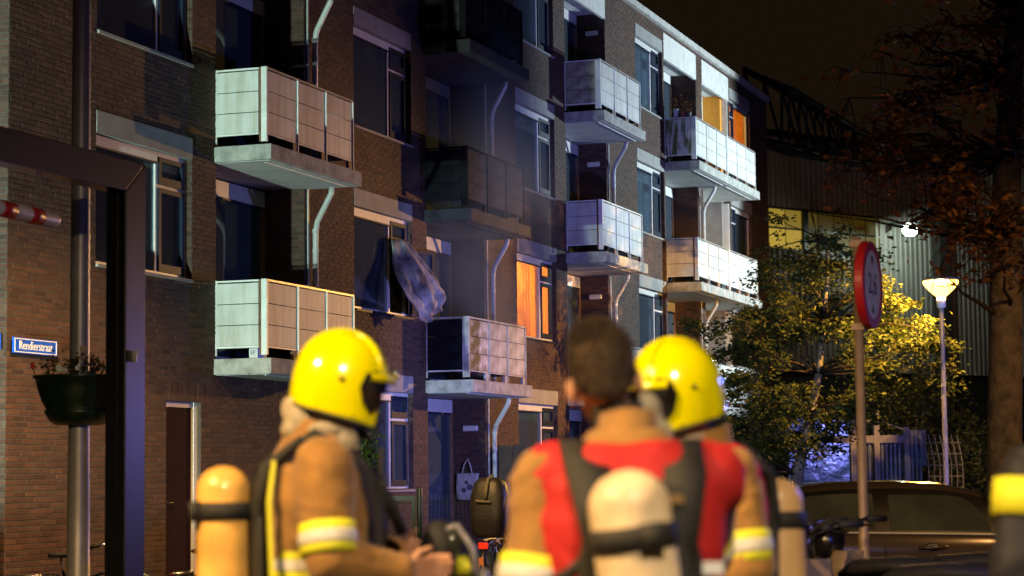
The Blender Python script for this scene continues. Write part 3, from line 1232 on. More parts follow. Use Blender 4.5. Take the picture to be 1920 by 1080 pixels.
M_bowl = mat('dark_green_plastic', (0.010, 0.026, 0.016), 0.28, var=0.2, spec=0.5)
pb = thing('hanging_flower_bowl', 'dark green plastic flower bowl clamped around the lamp post', 'planter', (lp0.x, lp0.y, 1.90))
p = MB()
p.lathe([(0.17, 0.0), (0.20, 0.005), (0.245, 0.04), (0.285, 0.10), (0.29, 0.125), (0.275, 0.13), (0.275, 0.135), (0.31, 0.20), (0.345, 0.30), (0.365, 0.385), (0.385, 0.395), (0.385, 0.415), (0.355, 0.415), (0.35, 0.36), (0.10, 0.36)], 40)
p.build('bowl', M_bowl, pb, smooth=True)
C = []
for i in range(34):
    a_ = rnd.uniform(0, 6.28)
    r_ = 0.34 * math.sqrt(rnd.random())
    h_ = rnd.uniform(0.03, 0.13)
    for j in range(26):
        C.append((r_ * math.cos(a_) + rnd.gauss(0, 0.035), r_ * math.sin(a_) + rnd.gauss(0, 0.035), 0.40 + abs(rnd.gauss(h_, 0.04))))
obj('foliage', leaves_mesh('foliage', C, 0.035), leaf_mat('bowl_leaves', (0.06, 0.03, 0.012), (0.07, 0.075, 0.015), (0.13, 0.10, 0.02)), pb)
for (x_, y_, z_) in ((-0.12, -0.26, 0.47), (-0.10, -0.28, 0.455), (-0.06, -0.27, 0.46), (0.05, -0.30, 0.47)):
    p = MB()
    for q in range(5):
        an = q * 1.256
        p.ell((x_ + 0.016 * math.cos(an), y_, z_ + 0.016 * math.sin(an)), (0.013, 0.006, 0.013), 8, 4)
    p.build('white_flower', M_sign_white, pb)
p = MB()
for q in range(5):
    an = q * 1.256
    p.ell((-0.375 + 0.012 * math.cos(an), -0.08, 0.50 + 0.02 * math.sin(an)), (0.012, 0.008, 0.016), 8, 4)
p.build('red_flower', mat('petal_red', (0.6, 0.02, 0.015), 0.5), pb)
p = MB()
p.tube([(-0.36, -0.05, 0.40), (-0.375, -0.08, 0.50)], 0.004, 6)
p.build('stem', mat('stem_green', (0.05, 0.08, 0.02), 0.6), pb)

# black steel portal with its striped height bar
pc = at(236, 540, 16.6)
pt = thing('height_limit_portal', 'black steel box section portal frame with mitred corner at the left edge', 'portal', (pc.x, pc.y, 0), RZ)
p = MB()
p.add([(0, 0, 0), (0.31, 0, 0), (0.31, 0.18, 0), (0, 0.18, 0), (0, 0, 3.70), (0.31, 0, 3.95), (0.31, 0.18, 3.95), (0, 0.18, 3.70)],
      [(0, 3, 2, 1), (4, 5, 6, 7), (0, 1, 5, 4), (1, 2, 6, 5), (2, 3, 7, 6), (3, 0, 4, 7)])
p.build('post', M_black, pt, bevel=0.008)
p = MB()
p.add([(-4.5, 0, 3.70), (-0.006, 0, 3.70), (-0.006, 0.18, 3.70), (-4.5, 0.18, 3.70), (-4.5, 0, 3.95), (0.302, 0, 3.95), (0.302, 0.18, 3.95), (-4.5, 0.18, 3.95)],
      [(0, 3, 2, 1), (4, 5, 6, 7), (0, 1, 5, 4), (1, 2, 6, 5), (2, 3, 7, 6), (3, 0, 4, 7)])
p.build('beam', M_black, pt, bevel=0.008)
p = MB()
p.box(-0.014, -0.002, 0.075, 0.087, 0.1, 3.68)
p.box(-0.014, -0.002, 0.012, 0.024, 0.1, 3.68)
p.build('cover_strip', M_black, pt)
p = MB()
p.box(-4.8, -4.5, 0, 0.18, 0, 3.95)
p.build('post', M_black, pt, bevel=0.008)
p = MB()
p.lathe([(0.02, 0), (0.02, 0.03)], 10, (0.12, -0.03, 2.42))
p.box(0.10, 0.13, -0.035, -0.0, 2.36, 2.45)
p.build('latch', M_galv, pt)
bar_z = 3.40
hb = thing('striped_height_bar', 'red and white striped round bar hanging on a chain under the portal beam', 'height bar', (pc.x, pc.y, 0), RZ)
p = MB()
p.tube([(-0.86, 0.09, bar_z - 0.03), (-0.88, 0.09, bar_z - 0.03), (-0.90, 0.09, bar_z - 0.03), (-0.92, 0.09, bar_z - 0.03), (-4.2, 0.09, bar_z + 0.03)], [0.02, 0.045, 0.056, 0.060, 0.060], 20)
p.build('bar', mat('bar_white', (0.62, 0.52, 0.42), 0.4), hb, smooth=True)
x = -1.10
while x > -4.0:
    z_ = bar_z - 0.03 + (-0.92 - x) / 3.28 * 0.06
    p = MB()
    p.tube([(x, 0.09, z_), (x - 0.17, 0.09, z_ + 0.003)], 0.0615, 20)
    p.build('red_band', mat('bar_red', (0.42, 0.016, 0.012), 0.4), hb, smooth=True)
    x -= 0.37
for cx in (-1.12, -3.8):
    p = MB()
    n = 7
    for i in range(n):
        zc = bar_z + 0.05 + (3.70 - bar_z - 0.05) * (i + 0.5) / n
        pts = [(cx + 0.018 * math.cos(t) * (i % 2), 0.09 + 0.018 * math.cos(t) * (1 - i % 2), zc + 0.028 * math.sin(t)) for t in [6.2832 * q / 10 for q in range(11)]]
        p.tube(pts, 0.005, 6)
    p.build('chain', M_galv, hb)

# ================================================================== SIGN, LAMP, RIGHT
sp = at(1608, 540, 14.6)
M_pole_br = mat('sign_pole_steel', (0.34, 0.24, 0.15), 0.5, 0.2, var=0.15)
rs = thing('height_limit_sign', 'round red rimmed height limit sign reading 2,6 on a steel pole', 'road sign', (sp.x, sp.y, 0))
p = MB()
p.lathe([(0.038, 0), (0.038, 1.02), (0.033, 1.03), (0.030, 3.05)], 18)
p.build('pole', M_pole_br, rs, smooth=True)
zc = at(1628, 535, 14.6).z
disc = bpy.data.objects.new('disc', None)
phi = R(67.5)
nrm = Vector((math.sin(phi), -math.cos(phi), 0))
def on_sign(name, mb, m, parent=rs, smooth=False):
    o = mb.build(name, m, parent, smooth=smooth)
    o.rotation_euler.z = phi
    o.location = (0.0, 0.0, zc)
    return o
Mx = Matrix.Rotation(R(90), 4, 'X')       # lathe axis z -> -y
p = MB()
p.lathe([(0.292, 0.045), (0.300, 0.05), (0.300, 0.10), (0.296, 0.106), (0.235, 0.106)], 48, m=Mx, caps=False)
p.lathe([(0.292, 0.045), (0.215, 0.05)], 48, m=Mx, caps=False)
dk = on_sign('rim', p, mat('sign_red', (0.45, 0.012, 0.012), 0.4, var=0.06), smooth=False)
p = MB()
p.lathe([(0.236, 0.100), (0.236, 0.1045)], 48, m=Mx)
on_sign('face', p, mat('sign_face', (0.70, 0.66, 0.68), 0.45, var=0.06))
for sgn in (1, -1):
    p = MB()
    p.add([(-0.035, -0.1065, sgn * 0.195), (0.035, -0.1065, sgn * 0.195), (0, -0.1065, sgn * 0.135), (-0.035, -0.1045, sgn * 0.195), (0.035, -0.1045, sgn * 0.195), (0, -0.1045, sgn * 0.135)],
          [(0, 1, 2), (3, 5, 4), (0, 3, 4, 1), (1, 4, 5, 2), (2, 5, 3, 0)])
    on_sign('arrow', p, M_black)
me = text_mesh('2,6', 0.21, 0.001)
o = obj('numeral', me, mat('numeral_ink', (0.012, 0.02, 0.10), 0.5), rs)
o.matrix_local = Matrix.Translation((0, 0, zc)) @ Matrix.Rotation(phi, 4, 'Z') @ Matrix.Translation((0, -0.1055, 0)) @ Matrix.Rotation(math.pi / 2, 4, 'X')
for dz in (0.285, -0.285):
    p = MB()
    p.box(-0.04, 0.04, -0.05, 0.04, dz - 0.022, dz + 0.022)
    on_sign('clamp', p, M_pole_br)

# sodium street lamp that is lit
q = at(1764, 540, 40.0)
sl = thing('street_lamp', 'lit orange sodium street lamp on a slim pole beside the green tree', 'street lamp', (q.x, q.y, 0))
p = MB()
p.lathe([(0.075, 0), (0.075, 0.9), (0.052, 0.95), (0.045, 4.50)], 16)
p.build('pole', mat('lamp_pole_grey', (0.42, 0.42, 0.42), 0.4, 0.3), sl, smooth=True)
p = MB()
p.lathe([(0.05, 4.48), (0.085, 4.50), (0.085, 4.66), (0.06, 4.68)], 18)
p.build('neck', M_white, sl, smooth=True)
m_na = bpy.data.materials.new('sodium_glow')      # clear bowl with the glowing reflector inside
m_na.use_nodes = True
nt = m_na.node_tree
nt.nodes.remove(nt.nodes['Principled BSDF'])
em = nt.nodes.new('ShaderNodeEmission')
em.inputs['Color'].default_value = (1.0, 0.48, 0.09, 1)
em.inputs['Strength'].default_value = 13.0
tr = nt.nodes.new('ShaderNodeBsdfTransparent')
mx = nt.nodes.new('ShaderNodeMixShader')
mx.inputs[0].default_value = 0.35
nt.links.new(tr.outputs[0], mx.inputs[1])
nt.links.new(em.outputs[0], mx.inputs[2])
nt.links.new(mx.outputs[0], nt.nodes['Material Output'].inputs['Surface'])
lamp('sodium_bulb', 'POINT', (q.x, q.y, 4.93), 9500, (1.0, 0.50, 0.09), None, 0.05)
p = MB()
p.lathe([(0.07, 4.68), (0.17, 4.76), (0.27, 4.86), (0.335, 4.95), (0.33, 4.985), (0.20, 4.965), (0.05, 4.90)], 28)
p.build('bowl', m_na, sl, smooth=True)
p = MB()
p.lathe([(0.34, 5.00), (0.34, 5.02), (0.22, 5.07), (0.03, 5.09)], 28)
p.build('cap', M_galv, sl, smooth=True)

# ================================================================== HALL, FLOODLIGHT, GANTRY
HA = R(51)
hx, hy = math.sin(HA), math.cos(HA)
hc = at(1748, 540, 100.0)
hall = thing('industrial_hall', 'dark corrugated steel industrial hall with a band of yellow lit glazing', 'hall', (hc.x, hc.y, 0), math.pi / 2 - HA)
M_sheet = mat('corrugated_sheet', (0.30, 0.29, 0.26), 0.55, 0.1, var=0.2, scale=0.6)
# local: x along the wall (away, right), y inward, z up
p = MB()
prof = []
x = -30.0
while x < 34.0:
    prof += [(x, 0.0), (x + 0.12, 0.0), (x + 0.17, 0.06), (x + 0.29, 0.06)]
    x += 0.34
GZ0, GZ1 = 11.2, 13.1         # glazing band
gx0, gx1 = -14.0, -3.9
def sheet(mb, z0, z1, xa, xb):
    pr = [q for q in prof if xa - 0.2 <= q[0] <= xb + 0.2]
    vs = [(a_, y_, z0) for a_, y_ in pr] + [(a_, y_, z1) for a_, y_ in pr]
    n = len(pr)
    mb.add(vs, [(i, i + 1, n + i + 1, n + i) for i in range(n - 1)])
sheet(p, 5.8, GZ0, -30, 34)
sheet(p, GZ1, 16.2, -30, 34)
sheet(p, GZ0, GZ1, -30, gx0)
sheet(p, GZ0, GZ1, gx1, 34)
p.box(-30, 34, 0.3, 20, 0, 16.2)
p.build('wall', M_sheet, hall)
p = MB()
p.box(-30, 34, -0.25, 0.3, 0, 5.8)
p.build('plinth', mat('plinth_dark', (0.025, 0.025, 0.025), 0.9), hall)
p = MB()
p.box(-30, 34, -0.12, 0.2, 16.2, 16.5)
p.box(-30, 34, -0.30, 0.0, 5.75, 5.9)
p.build('eaves', M_black, hall)
p = MB()
p.box(0.1, 0.75, -0.45, 0.0, 0.0, 16.1)
p.build('column', mat('column_dark', (0.05, 0.045, 0.04), 0.6), hall)
xg = gx0
i = 0
while xg < gx1 - 0.1:
    for j, (za, zb) in enumerate(((GZ0 + 0.08, GZ0 + 0.92), (GZ0 + 1.0, GZ1 - 0.1))):
        p = MB()
        p.box(xg + 0.05, xg + 1.0, 0.02, 0.06, za, zb)
        st = (0.42 if xg < -8.8 else 0.085) * rnd.uniform(0.65, 1.15) * (0.75 if j else 1.0)
        mm_ = mat('lit_glazing_%d' % int(st * 40), (0.02, 0.016, 0.006), 0.6, var=0.5, scale=1.2, emit=(1.0, 0.66, 0.07), estr=int(st * 40) / 40 + 0.01)
        p.build('pane', mm_, hall)
    xg += 1.05
p = MB()
p.box(gx0, gx1, -0.03, 0.08, GZ0 - 0.02, GZ0 + 0.06)
p.box(gx0, gx1, -0.03, 0.08, GZ0 + 0.92, GZ0 + 1.0)
p.box(gx0, gx1, -0.03, 0.08, GZ1 - 0.1, GZ1)
p.box(-8.7, -8.4, -0.05, 0.08, GZ0, GZ1)
p.build('glazing_bars', M_black, hall)

fl = at(1706, 432, 95.3)
fd = thing('hall_floodlight', 'bright white floodlight mounted high on the corrugated hall wall', 'floodlight', fl)
p = MB()
p.ell((0, 0, 0), (0.34, 0.20, 0.26), 16, 8)
p.build('lens', mat('flood_glow', (1, 1, 1), 0.5, emit=(0.80, 1.0, 0.86), estr=150.0), fd, smooth=True)
p = MB()
p.box(-0.9, 0.9, -0.3, 1.2, 0.28, 0.34)  # wide hood plates, added to keep the flood off the wall above
p.box(-0.9, -0.86, -0.3, 1.2, 0.0, 0.28)
p.tube([(0.2, 0.2, 0.32), (0.8, 1.6, 0.5), (1.1, 4.2, 0.3)], 0.05, 8)
p.build('bracket', M_black, fd)
lc = at(1690, 518, 99.0)
sm = thing('wall_lamp', 'small white bulkhead lamp on the hall wall below the bright floodlight', 'wall lamp', lc)
p = MB()
p.ell((0, 0, 0), (0.17, 0.12, 0.13), 12, 6)
p.build('cover', M_lamp_off, sm, smooth=True)
p = MB()
p.tube([(0, 0, -0.05), (-0.08, 0.4, -0.8), (-0.10, 0.8, -1.6)], 0.06, 8)
p.build('arm', M_black, sm)

# lattice gantry
gt = thing('lattice_gantry', 'dark steel lattice gantry rising behind the roof of the apartment building', 'gantry', at(1395, 300, 67))
M_truss = mat('gantry_steel', (0.008, 0.008, 0.008), 0.8)
base = Vector(gt.location)
TA, TB = at(1395, 130, 67), at(1600, 248, 91)
BA, BB = at(1395, 255, 67), at(1600, 298, 91)
off = Vector((1.5, 0.6, -0.5))
ch, lat, dk_ = MB(), MB(), MB()
n = 7
def lp_(a_, b__, t):
    return a_ + (b__ - a_) * t
ts = [0, 0.14, 0.28, 0.43, 0.58, 0.72, 0.86, 1.0]
for o_ in (Vector((0, 0, 0)), off):
    ch.bar(TA + o_ - base, TB + o_ - base, 0.14)
    ch.bar(BA + o_ - base, BB + o_ - base, 0.16)
    for i in range(len(ts)):
        lat.bar(lp_(TA, TB, ts[i]) + o_ - base, lp_(BA, BB, ts[i]) + o_ - base, 0.09)
        if i:
            a_ = lp_(TA, TB, ts[i - 1]) if i % 2 else lp_(TA, TB, ts[i - 1])
            lat.bar(a_ + o_ - base, lp_(BA, BB, ts[i]) + o_ - base, 0.08)
for i in range(len(ts)):
    lat.bar(lp_(TA, TB, ts[i]) - base, lp_(TA, TB, ts[i]) + off - base, 0.1)
    dk_.bar(lp_(BA, BB, ts[i]) - base, lp_(BA, BB, ts[i]) + off - base, 0.16)
dk_.bar(lp_(BA, BB, 0) + off * 0.5 - base, lp_(BA, BB, 1) + off * 0.5 - base, 1.0, 0.06)
ch.build('chord', M_truss, gt)
lat.build('lattice', M_truss, gt)
dk_.build('deck', M_truss, gt)

# ================================================================== GARDEN STRUCTURES BEHIND THE CAR
M_alu = mat('weathered_post', (0.15, 0.14, 0.16), 0.6, var=0.2)
M_teal = mat('teal_glass', (0.005, 0.036, 0.036), 0.16, var=0.4, scale=1.2, bump=0.5, bscale=3.0, spec=0.7)
M_slat = mat('blue_grey_slat', (0.06, 0.075, 0.12), 0.5, var=0.3)
sh0 = at(1600, 900, 47.0)
sh = thing('garden_shelter', 'teal glazed garden shelter with posts and slatted screens behind the car', 'shelter', (sh0.x, sh0.y, 0), R(4))
def lx(px):
    return (at(px, 900, 47.0).x - sh0.x)
p = MB()
p.box(lx(1478), lx(1597), 0.0, 0.03, 0.9, 2.62)
p.build('glass_wall', M_teal, sh)
for px, z1 in ((1600, 2.7), (1645, 3.05), (1702, 2.40)):
    p = MB()
    p.box(lx(px) - 0.06, lx(px) + 0.06, -0.10, 0.04, 0, z1)
    p.build('post', M_alu, sh)
p = MB()
p.box(lx(1560), lx(1702), -0.07, -0.02, 2.05, 2.22)
p.box(lx(1600), lx(1645), -0.07, -0.02, 2.46, 2.58)
p.build('beam', M_alu, sh)
p = MB()
p.bar((lx(1645), -0.02, 2.55), (lx(1705), -0.02, 2.32), 0.03)
p.build('wire', M_alu, sh)
x = lx(1606)
while x < lx(1735):
    if abs(x - lx(1645)) > 0.09 and abs(x - lx(1702)) > 0.09:
        p = MB()
        p.box(x, x + 0.055, 0.02, 0.04, 0.5, 2.04 if x < lx(1702) else 2.3)
        p.build('slat', M_slat, sh)
    x += 0.095
p = MB()
p.box(lx(1606), lx(1735), 0.12, 0.14, 0.4, 2.04)
p.box(lx(1706), lx(1742), 0.05, 0.08, 1.55, 2.33)
p.build('backing', mat('tarp_blue', (0.015, 0.03, 0.07), 0.5), sh)
tp = MB()
vs = []
for i in range(9):
    for j in range(5):
        vs.append((lx(1566) + (lx(1627) - lx(1566)) * i / 8, 0.1 + 0.5 * j, 2.62 + 0.30 * math.sin(math.pi * (0.12 + 0.88 * i / 8)) * (0.55 + 0.45 * math.sin(j * 0.8)) + 0.02 * rnd.random()))
tp.add(vs, [(i * 5 + j, i * 5 + j + 1, (i + 1) * 5 + j + 1, (i + 1) * 5 + j) for i in range(8) for j in range(4)])
tp.build('tarpaulin', mat('turquoise_tarp', (0.05, 0.55, 0.40), 0.4, var=0.15), sh, smooth=True)

ar0 = at(1770, 900, 46.0)
ar = thing('wire_trellis', 'curved wire mesh trellis standing right of the garden shelter', 'trellis', (ar0.x, ar0.y, 0))
p = MB()
M_wire = mat('wire_grey', (0.10, 0.105, 0.13), 0.5, 0.3)
xw0, xw1 = at(1742, 900, 46).x - ar0.x, at(1806, 900, 46).x - ar0.x
for i in range(7):
    x_ = xw0 + (xw1 - xw0) * i / 6
    p.tube([(x_ - 0.07 * 0, 0, 0.1), (x_, 0, 1.6), (x_ - 0.05, 0.05, 1.95), (x_ - 0.08, 0.15, 2.2)], 0.014, 6)
for j in range(8):
    z_ = 0.35 + j * 0.24
    p.tube([(xw0 - 0.03, 0.02, z_), (xw1, 0.02, z_)], 0.012, 6)
p.build('mesh', M_wire, ar)

lw = thing('garden_wall', 'low dark wall at the foot of the green tree behind the car', 'wall', (at(1530, 900, 43.5).x, 43.5, 0), R(4))
p = MB()
p.box(-1.3, 0.9, 0, 0.25, 0, 1.18)
p.build('wall', mat('dark_plum_render', (0.035, 0.028, 0.05), 0.8), lw)
p = MB()
p.box(-1.34, 0.94, -0.03, 0.28, 1.18, 1.23)
p.build('coping', M_conc, lw)

# ================================================================== VEGETATION
M_bark = mat('bark', (0.070, 0.050, 0.032), 0.95, var=0.5, scale=7, bump=0.9, bscale=18)
M_bark_pale = mat('smooth_bark', (0.10, 0.085, 0.065), 0.8, var=0.4, scale=8, bump=0.4)


def crooked(a, b, n, amp):
    a, b = Vector(a), Vector(b)
    out = []
    for i in range(n + 1):
        t = i / n
        p = a.lerp(b, t)
        if 0 < i < n:
            p += Vector((rnd.uniform(-1, 1), rnd.uniform(-1, 1), rnd.uniform(-0.6, 0.6))) * amp
        out.append(p)
    return out


def spray_tree(name, label, loc, trunk_pts, trunk_r, sprays, leaf, lm, bark, per=220, group=None):
    """trunk, limbs that run to every spray, and flat layered sprays of single leaves"""
    t = thing(name, label, 'tree', loc, 0, group)
    mb = MB()
    mb.tube(trunk_pts, trunk_r, 12)
    mb.build('trunk', bark, t, smooth=True)
    br = MB()
    C = []
    tp = [Vector(p) for p in trunk_pts]
    for (x, y, z, r, fl) in sprays:
        c = Vector((x, y, z))
        st = min(tp, key=lambda p: (p - c).length + (3 if p.z > c.z + 0.2 else 0))
        pts = crooked(st, c, 4, 0.10)
        br.tube(pts, [0.028, 0.020, 0.014, 0.009, 0.005], 6)
        nb = int(per * (r / 0.7) ** 2)
        ntw = 5
        tw = []
        for q in range(ntw):
            an = rnd.uniform(0, 6.28)
            e = c + Vector((math.cos(an) * r * 0.9, math.sin(an) * r * 0.9, rnd.uniform(-0.5, 0.3) * fl))
            tw.append(e)
            br.tube([c, (c + e) / 2 + Vector((0, 0, 0.05)), e], [0.007, 0.005, 0.003], 5)
        for q in range(nb):
            e = tw[rnd.randrange(ntw)]
            s_ = rnd.random() ** 0.7
            p = c.lerp(e, s_)
            sp_ = 0.16 * r + 0.05
            C.append((p.x + rnd.gauss(0, sp_), p.y + rnd.gauss(0, sp_), p.z + rnd.gauss(0, sp_ * 0.45 * (0.4 + fl)) - 0.06 * s_))
    br.build('branches', mat('twig_bark', (0.022, 0.016, 0.011), 0.9, var=0.3, scale=9, spec=0.15), t, smooth=True)
    obj('crown', leaves_mesh('crown', C, leaf, tilt=0.8), lm, t)
    return t


LM_green = leaf_mat('green_leaves', (0.018, 0.032, 0.006), (0.040, 0.056, 0.010), (0.095, 0.092, 0.016), 0.45)
LM_brown = leaf_mat('autumn_leaves', (0.060, 0.022, 0.010), (0.13, 0.052, 0.018), (0.21, 0.10, 0.034), 0.5)
LM_dark = leaf_mat('evergreen_leaves', (0.012, 0.022, 0.010), (0.022, 0.036, 0.014), (0.05, 0.06, 0.02), 0.2)
LM_ivy = leaf_mat('ivy_leaves', (0.022, 0.05, 0.008), (0.05, 0.10, 0.012), (0.12, 0.16, 0.02), 0.3)

# green tree beside the building
b0 = at(1488, 905, 41.6)
tb = Vector((b0.x, 41.6, 0))
def tp_(px, py, d):
    return at(px, py, d) - tb
trk = [(0, 0, 0), tp_(1495, 890, 41.6), tp_(1508, 830, 41.6), tp_(1522, 770, 41.6), tp_(1535, 700, 41.6), tp_(1545, 600, 41.6), tp_(1552, 500, 41.6), tp_(1550, 450, 41.6)]
spr = []
for (px, py, r, n) in ((1545, 455, 0.55, 5), (1500, 510, 0.6, 5), (1600, 520, 0.6, 5), (1460, 560, 0.6, 5), (1560, 590, 0.7, 6), (1650, 590, 0.65, 5), (1400, 640, 0.65, 5), (1370, 680, 0.5, 4), (1480, 650, 0.7, 6),
                        (1600, 660, 0.7, 6), (1700, 625, 0.65, 6), (1745, 660, 0.5, 4), (1420, 730, 0.7, 6), (1380, 765, 0.5, 4), (1530, 740, 0.7, 6), (1640, 720, 0.7, 6), (1720, 705, 0.55, 5),
                        (1430, 800, 0.6, 5), (1500, 810, 0.6, 5), (1560, 790, 0.5, 4), (1610, 775, 0.5, 4), (1400, 840, 0.5, 4), (1450, 850, 0.5, 4), (1490, 440, 0.4, 3), (1600, 460, 0.4, 3), (1440, 500, 0.4, 3), (1345, 640, 0.4, 3)):
    for q in range(n):
        dd = 41.6 + rnd.uniform(-1.5, 1.5)
        v = at(px + rnd.uniform(-45, 45), py + rnd.uniform(-38, 41.6), dd) - tb
        spr.append((v.x, v.y, v.z, r * rnd.uniform(0.55, 0.95), rnd.uniform(0.45, 1.2)))
spray_tree('leafy_tree', 'small green and yellow leaved tree between the building and the street lamp', tb, trk, [0.13, 0.12, 0.10, 0.085, 0.07, 0.05, 0.03, 0.01], spr, 0.10, LM_green, M_bark_pale, per=560)

# big autumn tree on the right
t0 = at(1884, 540, 19.6)
tb = Vector((t0.x, 19.6, 0))
def tq(px, py, d=19.6):
    return at(px, py, d) - tb
trk = [(0, 0, 0), tq(1883, 1000), tq(1884, 800), tq(1886, 600), tq(1886, 450), tq(1890, 300), tq(1896, 150), tq(1905, 20), tq(1915, -200), tq(1925, -420)]
spr = []
for (px, py, r, n) in ((1880, 400, 0.5, 8), (1820, 430, 0.45, 7), (1900, 460, 0.4, 5), (1790, 380, 0.4, 5), (1850, 330, 0.5, 6), (1900, 250, 0.5, 6), (1760, 300, 0.4, 5), (1690, 290, 0.35, 4), (1640, 300, 0.35, 4), (1600, 290, 0.25, 3), (1590, 320, 0.2, 2), (1560, 380, 0.14, 2),
                        (1660, 240, 0.4, 4), (1740, 220, 0.45, 5), (1700, 170, 0.4, 4), (1780, 140, 0.45, 5), (1860, 130, 0.5, 5), (1740, 80, 0.4, 4), (1830, 50, 0.5, 5), (1900, 40, 0.5, 5), (1560, 200, 0.2, 2), (1620, 130, 0.25, 2), (1790, 470, 0.2, 2), (1850, -60, 0.6, 5), (1760, -80, 0.6, 4)):
    for q in range(n):
        dd = 19.6 + rnd.uniform(-1.3, 1.0)
        v = at(px + rnd.uniform(-40, 40), py + rnd.uniform(-35, 35), dd) - tb
        spr.append((v.x, v.y, v.z, r * rnd.uniform(0.6, 1.0), rnd.uniform(0.4, 1.0)))
spray_tree('autumn_tree', 'tall tree with thick dark trunk and red brown autumn leaves at the right edge', tb, trk, [0.22, 0.175, 0.16, 0.155, 0.15, 0.13, 0.11, 0.09, 0.07, 0.04], spr, 0.095, LM_brown, M_bark, per=120)


def bush(name, label, loc, rx, ry, h, n, leaf, lm, group=None):
    t = thing(name, label, 'shrub', loc, 0, group)
    C, st = [], MB()
    for i in range(9):
        an, rr = rnd.uniform(0, 6.28), rnd.uniform(0.2, 0.9)
        e = Vector((math.cos(an) * rx * rr, math.sin(an) * ry * rr, h * rnd.uniform(0.6, 1.0)))
        st.tube(crooked((e.x * 0.2, e.y * 0.2, 0), e, 3, 0.04), [0.02, 0.014, 0.008, 0.003], 6)
        for j in range(n // 9):
            s_ = rnd.random() ** 0.6
            C.append((e.x * (0.2 + 0.8 * s_) + rnd.gauss(0, rx * 0.2), e.y * (0.2 + 0.8 * s_) + rnd.gauss(0, ry * 0.2), max(0.02, e.z * s_ + rnd.gauss(0, h * 0.06))))
    st.build('stems', M_bark_pale, t)
    obj('foliage', leaves_mesh('foliage', C, leaf), lm, t)
    return t


for (px, d, rx, h, n, lb) in ((1700, 52, 1.0, 4.2, 1800, 'tall dark evergreen shrub rising behind the garden shelter'),
                              (1770, 54, 1.3, 3.6, 1800, 'broad dark evergreen shrub directly behind the street lamp pole'),
                              (1835, 50, 0.7, 2.3, 900, 'leafy shrub in the dark just left of the thick tree trunk'),
                              (1620, 56, 1.2, 3.4, 1400, 'dark evergreen shrub behind the turquoise tarpaulin')):
    q = at(px, 900, d)
    bush('evergreen_shrub', lb, (q.x, d, 0), rx, rx, h, n, 0.16, LM_dark, 'evergreen shrubs behind the shelter')
q = at(1795, 900, 38)
bush('low_shrub', 'low pale leaved shrub under the wire trellis', (q.x, 44.5, 0), 0.9, 0.4, 1.15, 700, 0.09, LM_green)
q = at(1522, 900, 36)
bush('low_shrub', 'small leafy shrub in front of the low dark wall', (q.x, 40.0, 0), 0.45, 0.3, 1.25, 500, 0.08, LM_green)

# climbing plant by the ground floor window
cp = thing('climbing_plant', 'green climbing plant on the wall left of the ground floor window', 'plant', fw(4.35, 0.10, 0.0), RZ)
st = MB()
for q in range(4):
    st.tube(crooked((rnd.uniform(-0.1, 0.1), 0, 0), (rnd.uniform(-0.15, 0.3), 0.03, 2.2), 6, 0.05), 0.010, 6)
st.build('stems', M_bark_pale, cp)
C = []
for i in range(1500):
    z_ = rnd.uniform(0.1, 2.45)
    w_ = 0.30 * (1 - 0.5 * abs(z_ - 1.3) / 1.3)
    C.append((0.12 + rnd.gauss(0, w_ * 0.6), -abs(rnd.gauss(0.02, 0.10)), z_))
obj('foliage', leaves_mesh('foliage', C, 0.075), LM_ivy, cp)
q = at(545, 775, 27.5)
sp_ = fw(2.2, 0.06, 2.0)
cp = thing('climbing_plant', 'sprig of ivy on the brick wall under the lowest left balcony', 'plant', fw(2.35, 0.06, 0.0), RZ)
st = MB()
st.tube(crooked((0, 0, 0), (0.02, 0.02, 2.1), 6, 0.05), 0.010, 6)
st.build('stems', M_bark_pale, cp)
C = [(rnd.gauss(0, 0.09), -abs(rnd.gauss(0.02, 0.06)), rnd.uniform(0.1, 2.2)) for i in range(420)]
obj('foliage', leaves_mesh('foliage', C, 0.07), LM_ivy, cp)

# front lawn
lawn = MB()
lawn.box(-2.2, 30, -4.2, -0.02, -0.02, 0.07)
lo = lawn.build('lawn_soil', mat('lawn_soil', (0.02, 0.026, 0.010), 0.95, var=0.4, scale=9))
lo.location = (P0X, P0Y, 0)
lo.rotation_euler.z = RZ
lo['kind'] = 'structure'
n = 26000
s_ = nrng.uniform(-2.0, 14.0, n)
ou = nrng.uniform(0.1, 4.1, n)
h_ = nrng.uniform(0.05, 0.17, n)
an = nrng.uniform(0, 6.283, n)
bx = P0X + UX * s_ + NX * ou
by = P0Y + UY * s_ + NY * ou
z0 = np.full(n, 0.065)
lean = nrng.normal(0, 0.03, (n, 2))
V = np.stack([np.stack([bx - 0.006 * np.cos(an), by - 0.006 * np.sin(an), z0], 1), np.stack([bx + 0.006 * np.cos(an), by + 0.006 * np.sin(an), z0], 1), np.stack([bx + lean[:, 0], by + lean[:, 1], z0 + h_], 1)], 1).reshape(-1, 3)
i = np.arange(n) * 3
gr = obj('grass', np_mesh('grass', V, np.stack([i, i + 1, i + 2], 1)), leaf_mat('grass_blades', (0.02, 0.05, 0.008), (0.035, 0.08, 0.012), (0.07, 0.10, 0.02), 0.3))
gr['kind'] = 'stuff'
gr['label'] = 'grass of the front lawn below the balconies'
q = fw(8.6, 1.9, 0.06)
bush('garden_shrub', 'straggly shrub behind the wire fence by the garden door', q, 0.42, 0.3, 1.05, 700, 0.06, LM_ivy)

